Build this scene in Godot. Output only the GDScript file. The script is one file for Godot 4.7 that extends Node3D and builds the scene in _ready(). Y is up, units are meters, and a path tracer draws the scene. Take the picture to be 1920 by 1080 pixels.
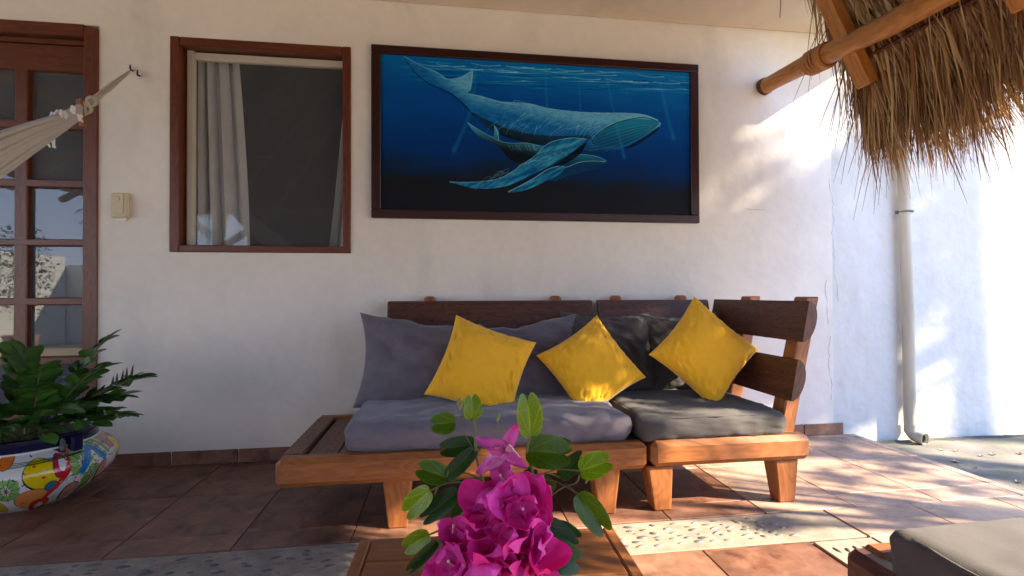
extends Node3D
# A shaded terrace: white house wall, wooden corner sofa, whale painting, palm-thatch eave, flowers on a low table.

# ---------- mesh builder ----------
class MB:
	var v := PackedVector3Array()
	var n := PackedVector3Array()
	var t := PackedVector2Array()
	var c := PackedColorArray()
	var i := PackedInt32Array()
	var col := Color(1, 1, 1)
	var X := Transform3D()

	func tri_(a: int, b: int, d: int) -> void:
		i.append(a); i.append(b); i.append(d)

	func vert(p: Vector3, nn: Vector3, uv: Vector2) -> int:
		v.append(X * p); n.append((X.basis * nn).normalized()); t.append(uv); c.append(col)
		return v.size() - 1

	# flat convex polygon, turned to face away from "inside"
	func poly(pts: Array, inside: Vector3, uvs: Array = []) -> void:
		var nn := Vector3.ZERO
		for k in pts.size():
			var a: Vector3 = pts[k]
			var b: Vector3 = pts[(k + 1) % pts.size()]
			nn += a.cross(b)
		var ctr := Vector3.ZERO
		for p in pts: ctr += p
		ctr /= pts.size()
		nn = nn.normalized()
		var flip := nn.dot(ctr - inside) < 0.0
		if flip: nn = -nn
		var first := v.size()
		for k in pts.size():
			var p: Vector3 = pts[k]
			vert(p, nn, uvs[k] if uvs.size() else Vector2(p.x, p.y))
		for k in range(1, pts.size() - 1):
			if flip: tri_(first, first + k, first + k + 1)
			else: tri_(first, first + k + 1, first + k)

	# chamfered box; grain runs along the longest side; "bend" deforms points
	func box(ctr: Vector3, size: Vector3, bev := 0.003, uvo := Vector2.ZERO, bend = null, uvs := Vector2(0.5, 3.0)) -> void:
		var h := size * 0.5
		bev = minf(bev, minf(h.x, minf(h.y, h.z)) * 0.9)
		var L := 0
		if size[1] > size[L]: L = 1
		if size[2] > size[L]: L = 2
		var ax := [0, 1, 2]
		var mk := func(k: int, s: Vector3) -> Vector3:
			var p := Vector3(s.x * (h.x - bev), s.y * (h.y - bev), s.z * (h.z - bev))
			p[k] = s[k] * h[k]
			return p
		var faces := []
		for k in 3:
			var a := (k + 1) % 3
			var b := (k + 2) % 3
			for sg in [-1.0, 1.0]:
				var q := []
				for w in [[-1, -1], [1, -1], [1, 1], [-1, 1]]:
					var s := Vector3.ZERO
					s[k] = sg; s[a] = w[0]; s[b] = w[1]
					q.append(mk.call(k, s))
				faces.append([q, k])
		if bev > 0.0:
			for k in 3:
				var a := (k + 1) % 3
				var b := (k + 2) % 3
				for sa in [-1.0, 1.0]:
					for sb in [-1.0, 1.0]:
						var s1 := Vector3.ZERO
						s1[a] = sa; s1[b] = sb; s1[k] = -1
						var s2 := s1
						s2[k] = 1
						faces.append([[mk.call(a, s1), mk.call(a, s2), mk.call(b, s2), mk.call(b, s1)], a])
			for sx in [-1.0, 1.0]:
				for sy in [-1.0, 1.0]:
					for sz in [-1.0, 1.0]:
						var s := Vector3(sx, sy, sz)
						faces.append([[mk.call(0, s), mk.call(1, s), mk.call(2, s)], 0])
		var centre := ctr
		if bend != null: centre = bend.call(ctr)
		for f in faces:
			var pts := []
			var uv := []
			var k: int = f[1]
			for p in f[0]:
				var q: Vector3 = p + ctr
				pts.append(bend.call(q) if bend != null else q)
				var o := [0, 1, 2]
				o.erase(L)
				if k == L: uv.append(Vector2(p[o[0]] * 0.35 + uvo.x, p[o[1]] * uvs.y + uvo.y))
				else:
					var m: int = o[1] if o[0] == k else o[0]
					uv.append(Vector2(p[L] * uvs.x + uvo.x, p[m] * uvs.y + uvo.y + k * 0.37))
			poly(pts, centre, uv)

	# grid of points f(u, v); smooth normals (welded by position); colour from cf
	func grid(nu: int, nv: int, f: Callable, flip := false, cf = null, uvm := Vector2(1, 1), uvo := Vector2.ZERO) -> void:
		var first := v.size()
		var keep := col
		for a in nu + 1:
			for b in nv + 1:
				var u := float(a) / nu
				var w := float(b) / nv
				if cf != null: col = cf.call(u, w)
				vert(f.call(u, w), Vector3.UP, Vector2(u * uvm.x + uvo.x, w * uvm.y + uvo.y))
		col = keep
		for a in nu:
			for b in nv:
				var q := first + a * (nv + 1) + b
				if flip:
					tri_(q, q + nv + 1, q + 1); tri_(q + 1, q + nv + 1, q + nv + 2)
				else:
					tri_(q, q + 1, q + nv + 1); tri_(q + 1, q + nv + 2, q + nv + 1)
		smooth(first)

	func smooth(first: int) -> void:
		var acc := {}
		var keys := []
		for k in range(first, v.size()):
			var key := Vector3i((v[k] * 20000.0).round())
			keys.append(key)
			acc[key] = Vector3.ZERO
		for k in range(0, i.size(), 3):
			if i[k] < first: continue
			var nn := (v[i[k + 2]] - v[i[k]]).cross(v[i[k + 1]] - v[i[k]])
			for j in 3:
				acc[keys[i[k + j] - first]] += nn
		for k in range(first, v.size()):
			var a: Vector3 = acc[keys[k - first]]
			n[k] = a.normalized() if a.length() > 1e-12 else Vector3.UP

	func tube(pts: Array, rad: Array, sides := 8, caps := true, uvs := Vector2(2.0, 1.0), uvo := Vector2.ZERO) -> void:
		var up := Vector3(0.31, 0.92, 0.2)
		var prev := Vector3.ZERO
		var first := v.size()
		var len := 0.0
		for k in pts.size():
			var p: Vector3 = pts[k]
			var d: Vector3 = (pts[mini(k + 1, pts.size() - 1)] - pts[maxi(k - 1, 0)])
			d = d.normalized()
			if k == 0:
				prev = (up - d * up.dot(d)).normalized() if absf(up.normalized().dot(d)) < 0.95 else (Vector3.RIGHT - d * d.x).normalized()
			else:
				prev = (prev - d * prev.dot(d)).normalized()
				len += p.distance_to(pts[k - 1])
			var s := d.cross(prev)
			var r: float = rad[mini(k, rad.size() - 1)]
			for j in sides + 1:
				var a := TAU * j / sides
				var o := prev * cos(a) + s * sin(a)
				vert(p + o * r, o, Vector2(len * uvs.x + uvo.x, float(j) / sides * uvs.y + uvo.y))
		for k in pts.size() - 1:
			for j in sides:
				var q := first + k * (sides + 1) + j
				tri_(q, q + sides + 1, q + 1); tri_(q + 1, q + sides + 1, q + sides + 2)
		if caps:
			for e in [0, pts.size() - 1]:
				var ring := []
				for j in sides: ring.append(X.affine_inverse() * v[first + e * (sides + 1) + j])
				poly(ring, pts[1] if e == 0 else pts[pts.size() - 2])

	func lathe(prof: Array, seg := 32, a0 := 0.0, a1 := TAU) -> void:
		var m := prof.size() - 1
		grid(seg, m, func(u: float, w: float):
			var p: Vector2 = prof[roundi(w * m)]
			var a: float = lerpf(a0, a1, u)
			return Vector3(cos(a) * p.x, p.y, sin(a) * p.x), true)

	# soft box: rounded edges, belly, small wrinkles
	func cushion(size: Vector3, r: float, belly: Vector3, noise: FastNoiseLite, wr := 0.004, nsub := 18, sag = null) -> void:
		var first := v.size()
		var h := size * 0.5
		for k in 3:
			var a := (k + 1) % 3
			var b := (k + 2) % 3
			for sg in [-1.0, 1.0]:
				var base := v.size()
				for iu in nsub + 1:
					for iv in nsub + 1:
						var q := Vector3.ZERO
						q[k] = sg
						var fu := -1.0 + 2.0 * iu / nsub
						var fv := -1.0 + 2.0 * iv / nsub
						q[a] = signf(fu) * pow(absf(fu), 0.8)
						q[b] = signf(fv) * pow(absf(fv), 0.8)
						var p := q * h
						var inner := Vector3(clampf(p.x, -h.x + r, h.x - r), clampf(p.y, -h.y + r, h.y - r), clampf(p.z, -h.z + r, h.z - r))
						var d := (p - inner)
						var o := inner + d.normalized() * r
						var f := Vector3((1 - q.y * q.y) * (1 - q.z * q.z), (1 - q.x * q.x) * (1 - q.z * q.z), (1 - q.x * q.x) * (1 - q.y * q.y))
						o += Vector3(signf(q.x) * belly.x * f.x * absf(q.x), signf(q.y) * belly.y * f.y * absf(q.y), signf(q.z) * belly.z * f.z * absf(q.z))
						if sag != null: o = sag.call(o)
						o += d.normalized() * noise.get_noise_3dv(o * 100.0) * wr
						vert(o, Vector3.UP, Vector2(q[a] * h[a], q[b] * h[b]) * 3.0)
				for iu in nsub:
					for iv in nsub:
						var q2 := base + iu * (nsub + 1) + iv
						if sg > 0:
							tri_(q2, q2 + 1, q2 + nsub + 1); tri_(q2 + 1, q2 + nsub + 2, q2 + nsub + 1)
						else:
							tri_(q2, q2 + nsub + 1, q2 + 1); tri_(q2 + 1, q2 + nsub + 1, q2 + nsub + 2)
		smooth(first)

	# throw pillow in its own plane (x right, y up, z front)
	func pillow(w: float, hgt: float, thick: float, noise: FastNoiseLite, pinch := 0.10, nsub := 30, slump := 0.0) -> void:
		var first := v.size()
		for side in [-1.0, 1.0]:
			var base := v.size()
			for a in nsub + 1:
				for b in nsub + 1:
					var u := sin((float(a) / nsub - 0.5) * PI)
					var w2 := sin((float(b) / nsub - 0.5) * PI)
					var x := u * (1.0 - pinch * (1.0 - w2 * w2) * absf(u))
					var y := w2 * (1.0 - pinch * (1.0 - u * u) * absf(w2))
					var e := pow(maxf(0.0, 1.0 - u * u), 0.5) * pow(maxf(0.0, 1.0 - w2 * w2), 0.5)
					var p := Vector3(x * w * 0.5, y * hgt * 0.5, 0)
					# gathers running in from the seams
					var ed := maxf(absf(u), absf(w2))
					var along := w2 if absf(u) > absf(w2) else u
					var g := noise.get_noise_2d(along * 260.0 + (300.0 if absf(u) > absf(w2) else 0.0) + signf(u + w2) * 77.0, ed * 45.0)
					p.z = side * (thick * 0.5 * pow(e, 0.8) + e * noise.get_noise_3d(p.x * 120, p.y * 120, 9.0 + side) * 0.006 + 0.019 * g * smoothstep(0.25, 0.85, ed) * pow(e, 0.45))
					if slump > 0.0:
						p.y -= slump * (1.0 - u * u) * maxf(w2, 0.0) * (1.0 + 0.8 * noise.get_noise_2d(u * 30.0, 50.0))
						p.z += e * (slump * 0.9 * noise.get_noise_2d(u * 22.0 + w2 * 8.0, w2 * 14.0) - slump * 0.5 * w2)
					vert(p, Vector3.UP, Vector2(p.x, p.y) * 3.0)
			for a in nsub:
				for b in nsub:
					var q := base + a * (nsub + 1) + b
					if side < 0:
						tri_(q, q + nsub + 1, q + 1); tri_(q + 1, q + nsub + 1, q + nsub + 2)
					else:
						tri_(q, q + 1, q + nsub + 1); tri_(q + 1, q + nsub + 2, q + nsub + 1)
		smooth(first)

	func mesh() -> ArrayMesh:
		var arr := []
		arr.resize(Mesh.ARRAY_MAX)
		arr[Mesh.ARRAY_VERTEX] = v; arr[Mesh.ARRAY_NORMAL] = n; arr[Mesh.ARRAY_TEX_UV] = t; arr[Mesh.ARRAY_COLOR] = c; arr[Mesh.ARRAY_INDEX] = i
		var m := ArrayMesh.new()
		m.add_surface_from_arrays(Mesh.PRIMITIVE_TRIANGLES, arr)
		return m

# ---------- small raster painter for flat print (painting, glaze) and grain ----------
class Paint:
	var w: int
	var h: int
	var d := PackedFloat32Array()

	func _init(ww: int, hh: int, bg: Color) -> void:
		w = ww; h = hh
		d.resize(w * h * 3)
		for k in w * h:
			d[k * 3] = bg.r; d[k * 3 + 1] = bg.g; d[k * 3 + 2] = bg.b

	func put(x: int, y: int, cc: Color, a: float) -> void:
		if x < 0 or y < 0 or x >= w or y >= h: return
		var k := (y * w + x) * 3
		d[k] += (cc.r - d[k]) * a; d[k + 1] += (cc.g - d[k + 1]) * a; d[k + 2] += (cc.b - d[k + 2]) * a

	# filled outline, colour from cf(x, y)
	func fill(pts: PackedVector2Array, cf: Callable, alpha := 1.0) -> void:
		var y0 := h
		var y1 := 0
		for p in pts:
			y0 = mini(y0, int(p.y)); y1 = maxi(y1, int(p.y) + 1)
		for y in range(maxi(0, y0), mini(h, y1 + 1)):
			var xs := []
			for k in pts.size():
				var a := pts[k]
				var b := pts[(k + 1) % pts.size()]
				if (a.y <= y + 0.5) != (b.y <= y + 0.5):
					xs.append(a.x + (y + 0.5 - a.y) / (b.y - a.y) * (b.x - a.x))
			xs.sort()
			for k in range(0, xs.size() - 1, 2):
				for x in range(maxi(0, floori(xs[k])), mini(w, ceili(xs[k + 1]))):
					var cov := minf(1.0, minf(x + 1.0 - xs[k], xs[k + 1] - x))
					if cov > 0.0: put(x, y, cf.call(x, y), cov * alpha)

	# soft brush along a smooth line through pts
	func brush(pts: Array, r0: float, r1: float, cc: Color, a := 1.0, soft := 0.5) -> void:
		for k in pts.size() - 1:
			var p0: Vector2 = pts[maxi(k - 1, 0)]
			var p1: Vector2 = pts[k]
			var p2: Vector2 = pts[k + 1]
			var p3: Vector2 = pts[mini(k + 2, pts.size() - 1)]
			var steps := maxi(2, int(p1.distance_to(p2) / maxf(0.7, minf(r0, r1) * 0.5)))
			for s in steps:
				var f := float(s) / steps
				var q := p1.cubic_interpolate(p2, p0, p3, f)
				var g := (k + f) / (pts.size() - 1)
				var r := lerpf(r0, r1, g)
				dab(q, r, cc, a, soft)

	func dab(q: Vector2, r: float, cc: Color, a: float, soft := 0.5) -> void:
		for y in range(floori(q.y - r), ceili(q.y + r) + 1):
			for x in range(floori(q.x - r), ceili(q.x + r) + 1):
				var e := 1.0 - Vector2(x + 0.5 - q.x, y + 0.5 - q.y).length() / (r + 0.3)
				if e > 0.0: put(x, y, cc, a * clampf(e / soft, 0.0, 1.0))

	func oval(ctr: Vector2, rx: float, ry: float, rot: float, cc: Color, a := 1.0) -> void:
		var ring := PackedVector2Array()
		for k in 28: ring.append(ctr + Vector2(cos(TAU * k / 28) * rx, sin(TAU * k / 28) * ry).rotated(rot))
		fill(ring, func(_x, _y): return cc, a)

	func tex() -> ImageTexture:
		var by := PackedByteArray()
		by.resize(w * h * 3)
		for k in by.size(): by[k] = clampi(int(d[k] * 255.0 + 0.5), 0, 255)
		return ImageTexture.create_from_image(Image.create_from_data(w, h, false, Image.FORMAT_RGB8, by))

# ---------- scene helpers ----------
var rng := RandomNumberGenerator.new()
var used := {}
var M := {}

func numbered(called: String) -> String:
	var k: int = used.get(called, 0)
	used[called] = k + 1
	return called if k == 0 else "%s_%03d" % [called, k]

func thing(called: String, label: String, category: String, at := Vector3.ZERO, group := "") -> Node3D:
	var o := Node3D.new()
	o.name = numbered(called)
	add_child(o)
	o.position = at
	return tag(o, label, category, group)

func tag(o: Node3D, label: String, category: String, group := "") -> Node3D:
	o.set_meta("label", label)
	if category == "wall": o.set_meta("kind", "thing")
	o.set_meta("category", category)
	if group: o.set_meta("group", group)
	return o

# a named mesh under parent; a repeat under the same parent takes the next number
func obj(called: String, m: Variant, material: Material, parent: Node = null, at := Transform3D()) -> MeshInstance3D:
	var o := MeshInstance3D.new()
	if parent == null or parent == self:
		o.name = numbered(called)
		parent = self
	else:
		var key := "n_" + called
		var k: int = parent.get_meta(key, 0)
		parent.set_meta(key, k + 1)
		o.name = called if k == 0 else "%s_%03d" % [called, k]
	o.mesh = m.mesh() if m is MB else m
	o.material_override = material
	o.transform = at
	parent.add_child(o, true)
	return o

func struct(called: String, m: Variant, material: Material) -> MeshInstance3D:
	var o := obj(called, m, material)
	o.set_meta("kind", "structure")
	return o

func lin(r: float, g: float, b: float) -> Color:
	return Color(r, g, b).linear_to_srgb()

func mat(c: Color, rough := 0.8, tex: Texture2D = null) -> StandardMaterial3D:
	var m := StandardMaterial3D.new()
	m.albedo_color = c
	m.roughness = rough
	if tex: m.albedo_texture = tex
	m.cull_mode = BaseMaterial3D.CULL_DISABLED
	return m

func vmat(rough := 0.8) -> StandardMaterial3D:
	var m := mat(Color(1, 1, 1), rough)
	m.vertex_color_use_as_albedo = true
	return m

func noise(sd: int, freq: float, oct := 3) -> FastNoiseLite:
	var f := FastNoiseLite.new()
	f.seed = sd
	f.noise_type = FastNoiseLite.TYPE_SIMPLEX_SMOOTH
	f.frequency = freq
	f.fractal_octaves = oct
	return f

func bump_tex(sd: int, freq: float, size := 512, oct := 4) -> NoiseTexture2D:
	var t := NoiseTexture2D.new()
	t.width = size; t.height = size
	t.seamless = true
	t.noise = noise(sd, freq, oct)
	return t

func triplanar(m: StandardMaterial3D, s: float) -> StandardMaterial3D:
	m.uv1_triplanar = true
	m.uv1_world_triplanar = true
	m.uv1_scale = Vector3(s, s, s)
	return m

# image from a function of (u, v) giving an sRGB colour
func image_tex(w: int, h: int, f: Callable) -> ImageTexture:
	var by := PackedByteArray()
	by.resize(w * h * 3)
	var k := 0
	for y in h:
		for x in w:
			var c: Color = f.call(x, y)
			by[k] = clampi(int(c.r * 255), 0, 255); by[k + 1] = clampi(int(c.g * 255), 0, 255); by[k + 2] = clampi(int(c.b * 255), 0, 255)
			k += 3
	return ImageTexture.create_from_image(Image.create_from_data(w, h, false, Image.FORMAT_RGB8, by))

# u along the grain; dark and light in linear albedo
func wood_tex(sd: int, dark: Vector3, light: Vector3, ringk := 26.0, contrast := 1.0) -> ImageTexture:
	var a := noise(sd, 0.004, 2)
	var b := noise(sd + 7, 0.02, 3)
	var fine := noise(sd + 3, 0.5, 2)
	return image_tex(1024, 256, func(x, y):
		var warp: float = a.get_noise_2d(x * 0.9, y * 3.0) * 1.1 + a.get_noise_2d(x * 3.0, y * 1.2 + 500) * 0.25
		var ring: float = 0.5 + 0.5 * sin((y / 256.0 + warp) * ringk)
		var band: float = b.get_noise_2d(x * 0.25, y * 2.2) * 0.9
		var fib: float = fine.get_noise_2d(x * 0.06, y * 1.6)
		var pore: float = smoothstep(0.35, 0.6, fine.get_noise_2d(x * 0.03 + 900, y * 1.1))
		var k: float = clampf(0.5 + contrast * ((ring - 0.5) * 0.42 + band * 0.5 + fib * 0.28) - pore * 0.3, 0.0, 1.0)
		var l := dark.lerp(light, k)
		return Color(l.x, l.y, l.z).linear_to_srgb())

func rv2() -> Vector2:
	return Vector2(rng.randf(), rng.randf())

# world point seen by the lens at a pixel of the 1920 px wide photograph, "depth" metres ahead
var lens := Transform3D()
func at(px: float, py: float, depth: float) -> Vector3:
	return lens * (Vector3((px - 960.0) / 950.0, (540.0 - py) / 950.0, -1.0) * depth)

func _ready() -> void:
	rng.seed = 20240611
	# ---------- camera, sky, sun, exposure ----------
	var yaw := deg_to_rad(8.0)
	var pitch := deg_to_rad(0.6)
	var cam := Camera3D.new()
	cam.name = "camera"
	cam.position = Vector3(0, 0.9, 2.911)
	cam.basis = Basis(Vector3.UP, -yaw) * Basis(Vector3.RIGHT, pitch) * Basis(Vector3.BACK, deg_to_rad(-0.2))
	cam.fov = 59.23
	cam.near = 0.05
	cam.far = 400.0
	add_child(cam)
	lens = cam.transform
	var env := Environment.new()
	var sky := Sky.new()
	var sm := ProceduralSkyMaterial.new()
	sm.sky_top_color = Color(0.50, 0.64, 0.88)
	sm.sky_horizon_color = Color(0.88, 0.92, 0.97)
	sm.sky_curve = 0.12
	sm.ground_horizon_color = Color(0.62, 0.60, 0.56)
	sm.ground_bottom_color = Color(0.40, 0.37, 0.33)
	sky.sky_material = sm
	env.background_mode = Environment.BG_SKY
	env.sky = sky
	env.background_energy_multiplier = 0.72
	env.tonemap_mode = Environment.TONE_MAPPER_LINEAR
	env.tonemap_exposure = 6.4
	env.sdfgi_enabled = true
	env.ssao_enabled = true
	env.ssil_enabled = true
	var we := WorldEnvironment.new()
	we.name = "world"
	we.environment = env
	add_child(we)
	var sun := DirectionalLight3D.new()
	sun.name = "sun"
	sun.light_energy = 1.3
	sun.light_color = Color(1.0, 0.93, 0.82)
	sun.light_angular_distance = 0.5
	sun.shadow_enabled = true
	add_child(sun)
	sun.look_at_from_position(Vector3.ZERO, -SUN, Vector3.UP)

	materials()
	ground_and_floor()
	house()
	palapa()
	yard()
	sofa()
	wall_things()
	pot_and_plant()
	table_and_flowers()
	footstool()
	trees()

const SUN := Vector3(0.785, 0.5, 0.364)

func materials() -> void:
	M.orange = mat(Color(1, 1, 1), 0.42, wood_tex(3, Vector3(0.17, 0.050, 0.013), Vector3(0.40, 0.150, 0.042), 16.0, 0.6))
	M.brown = mat(Color(1, 1, 1), 0.45, wood_tex(11, Vector3(0.030, 0.011, 0.008), Vector3(0.145, 0.044, 0.022), 24.0, 0.9))
	M.deck = mat(Color(1, 1, 1), 0.5, wood_tex(17, Vector3(0.08, 0.026, 0.011), Vector3(0.24, 0.085, 0.034), 24.0))
	M.door = mat(Color(1, 1, 1), 0.4, wood_tex(23, Vector3(0.070, 0.014, 0.005), Vector3(0.19, 0.048, 0.014), 16.0, 0.7))
	M.frame = mat(Color(1, 1, 1), 0.35, wood_tex(29, Vector3(0.018, 0.005, 0.004), Vector3(0.050, 0.012, 0.008), 16.0, 0.7))
	M.log = mat(Color(1, 1, 1), 0.5, wood_tex(37, Vector3(0.25, 0.082, 0.012), Vector3(0.58, 0.255, 0.055), 9.0, 0.55))
	for k in ["orange", "brown", "deck", "door", "frame", "log"]:
		M[k].clearcoat_enabled = k != "log"
		M[k].clearcoat = 0.08
		M[k].clearcoat_roughness = 0.35
		M[k].heightmap_enabled = true
		M[k].heightmap_texture = M[k].albedo_texture
		M[k].heightmap_scale = 0.03
	# white limewash with faint stains and trowel relief
	var pn := noise(5, 0.006, 5)
	var pf := noise(6, 0.05, 3)
	var plaster := image_tex(768, 768, func(x, y):
		var a: float = pn.get_noise_2d(x, y)
		var s: float = smoothstep(0.15, 0.6, pn.get_noise_2d(x * 1.3 + 4000, y * 0.5))
		var f: float = pf.get_noise_2d(x, y)
		var l := 0.78 + a * 0.05 + f * 0.025 - s * 0.06
		return Color(l * 1.03, l * 0.985, l * 0.89).linear_to_srgb())
	M.plaster = triplanar(mat(Color(1, 1, 1), 0.85, plaster), 0.31)
	M.plaster.heightmap_enabled = true
	M.plaster.heightmap_texture = bump_tex(31, 0.02, 512, 5)
	M.plaster.heightmap_scale = 0.7
	M.garden = triplanar(mat(Color(0.94, 0.965, 0.985), 0.85, plaster), 0.37)
	M.garden.heightmap_enabled = true
	M.garden.heightmap_texture = M.plaster.heightmap_texture
	M.garden.heightmap_scale = 0.9
	M.ceiling = triplanar(mat(Color(0.97, 0.93, 0.88), 0.9, plaster), 0.25)
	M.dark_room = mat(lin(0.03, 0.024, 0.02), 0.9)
	# terracotta, four shades
	# the last four are paler: sunlight on the right of the floor put into the colour
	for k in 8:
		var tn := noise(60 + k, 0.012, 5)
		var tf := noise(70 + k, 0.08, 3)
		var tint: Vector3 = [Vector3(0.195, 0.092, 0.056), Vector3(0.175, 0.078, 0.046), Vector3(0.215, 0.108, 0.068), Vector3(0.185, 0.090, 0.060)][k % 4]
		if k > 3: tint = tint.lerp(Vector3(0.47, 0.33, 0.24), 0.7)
		var tx := image_tex(256, 256, func(x, y):
			var a: float = tn.get_noise_2d(x, y)
			var f: float = tf.get_noise_2d(x, y)
			var l := tint * (1.0 + a * 0.55 + f * 0.16)
			l += Vector3(0.045, 0.032, 0.024) * smoothstep(0.1, 0.5, tn.get_noise_2d(x + 999, y * 1.2))
			l -= Vector3(0.06, 0.036, 0.025) * smoothstep(0.15, 0.55, tn.get_noise_2d(x * 1.4, y + 777))
			return Color(maxf(l.x, 0.05), maxf(l.y, 0.03), maxf(l.z, 0.02)).linear_to_srgb())
		M["tile%d" % k] = mat(Color(1, 1, 1), 0.5, tx)
	M.grout = mat(lin(0.15, 0.10, 0.075), 0.95)
	var cn := noise(81, 0.01, 5)
	var cf := noise(82, 0.12, 3)
	var conc := image_tex(768, 768, func(x, y):
		var a: float = cn.get_noise_2d(x, y)
		var f: float = cf.get_noise_2d(x, y)
		var l := 0.15 + a * 0.07 + f * 0.025
		var moss: float = smoothstep(0.0, 0.5, cn.get_noise_2d(x * 0.8 + 3000, y))
		return Color(l * (1.02 - moss * 0.08), l * 0.94, l * (0.82 - moss * 0.2)).linear_to_srgb())
	M.concrete = triplanar(mat(Color(1, 1, 1), 0.9, conc), 0.5)
	M.sand = triplanar(mat(Color(1, 1, 1), 0.95, image_tex(384, 384, func(x, y):
		var l := 1.0 + cn.get_noise_2d(x * 2.0, y * 2.0) * 0.3 + cf.get_noise_2d(x * 2.0, y * 2.0) * 0.12
		return Color(0.40 * l, 0.31 * l, 0.17 * l).linear_to_srgb())), 0.4)
	M.mortar = triplanar(mat(Color(1.0, 0.95, 0.88), 0.95, image_tex(256, 256, func(x, y):
		var f: float = cf.get_noise_2d(x * 3.0, y * 3.0)
		var l := 0.27 + f * 0.10 + cn.get_noise_2d(x * 2, y * 2) * 0.1
		return Color(l, l * 0.94, l * 0.86).linear_to_srgb())), 2.0)
	M.velvet = cloth(Vector3(0.140, 0.124, 0.148), 41, 0.11, 0.5)
	M.canvas_dark = cloth(Vector3(0.070, 0.064, 0.062), 43, 0.1, 0.12)
	M.yellow = cloth(Vector3(0.92, 0.475, 0.012), 45, 0.04, 0.5)
	M.stool = cloth(Vector3(0.080, 0.070, 0.068), 47, 0.1, 0.12)
	M.curtain = cloth(Vector3(0.52, 0.54, 0.54), 49, 0.08, 0.0)
	M.curtain.backlight_enabled = true
	M.curtain.backlight = Color(0.3, 0.3, 0.3)
	M.rope = mat(lin(0.58, 0.52, 0.43), 0.9)
	M.rope.heightmap_enabled = true
	M.rope.heightmap_texture = bump_tex(91, 0.08, 256, 2)
	M.rope.heightmap_scale = 0.2
	M.iron = mat(lin(0.03, 0.028, 0.026), 0.5)
	M.iron.metallic = 0.6
	M.pvc = mat(lin(0.62, 0.59, 0.50), 0.42, image_tex(128, 256, func(x, y):
		var l := 0.93 + pf.get_noise_2d(x * 0.6, y * 0.15) * 0.10 - 0.16 * smoothstep(0.2, 0.6, pn.get_noise_2d(x * 4.0, y * 0.9 + 200))
		return Color(l, l * 0.99, l * 0.965)))
	M.alu = mat(lin(0.56, 0.52, 0.43), 0.4)
	M.beige = mat(lin(0.64, 0.54, 0.36), 0.45)
	M.white = mat(lin(0.75, 0.74, 0.7), 0.5)
	M.glass = StandardMaterial3D.new()
	M.glass.transparency = BaseMaterial3D.TRANSPARENCY_ALPHA
	M.glass.albedo_color = Color(0.86, 0.90, 0.93, 0.06)
	M.glass.roughness = 0.01
	M.glass.metallic = 0.09
	M.glass.metallic_specular = 0.7
	M.glass.cull_mode = BaseMaterial3D.CULL_DISABLED
	M.window_glass = M.glass.duplicate()
	M.window_glass.metallic = 0.03
	M.window_glass.metallic_specular = 0.55
	M.leaf = vmat(0.38)
	var vn := noise(95, 0.05, 2)
	M.leaf.albedo_texture = image_tex(128, 128, func(x, y):
		# veins fan out from the base of the blade, with a net of small ones between
		var p := Vector2(x / 128.0 - 0.5, y / 128.0 + 0.03)
		var a := atan2(p.x, p.y)
		var vein := pow(absf(cos(a * 6.0)), 40.0) * clampf(1.2 - p.length(), 0.0, 1.0)
		var l: float = 0.80 + 0.20 * vein + 0.10 * vn.get_noise_2d(x * 2.0, y * 2.0)
		return Color(l, l, l * (1.0 - 0.15 * vein)))
	M.leaf.backlight_enabled = true
	M.leaf.backlight = Color(0.8, 0.95, 0.3)
	M.leaf.heightmap_enabled = true
	M.leaf.heightmap_texture = M.leaf.albedo_texture
	M.leaf.heightmap_scale = 0.06
	M.stem = mat(lin(0.16, 0.17, 0.06), 0.6)
	M.petal = vmat(0.55)
	M.petal.backlight_enabled = true
	M.petal.backlight = Color(0.7, 0.5, 0.7)
	M.thatch = vmat(0.75)
	M.thatch.backlight_enabled = true
	M.thatch.backlight = Color(0.35, 0.27, 0.14)
	M.zz = vmat(0.3)

func cloth(base: Vector3, sd: int, vary: float, sheen: float) -> StandardMaterial3D:
	var a := noise(sd, 0.012, 4)
	var f := noise(sd + 1, 0.35, 2)
	var tx := image_tex(384, 384, func(x, y):
		var l: float = 1.0 + a.get_noise_2d(x, y) * vary * 1.3 + f.get_noise_2d(x, y) * vary * 0.5
		return Color(base.x * l, base.y * l, base.z * l).linear_to_srgb())
	var m := mat(Color(1, 1, 1), 0.92, tx)
	m.heightmap_enabled = true
	m.heightmap_texture = bump_tex(sd + 2, 0.3, 256, 2)
	m.heightmap_scale = 0.04
	if sheen > 0.0:
		m.rim_enabled = true
		m.rim = sheen
		m.rim_tint = 0.5
	return m

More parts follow.
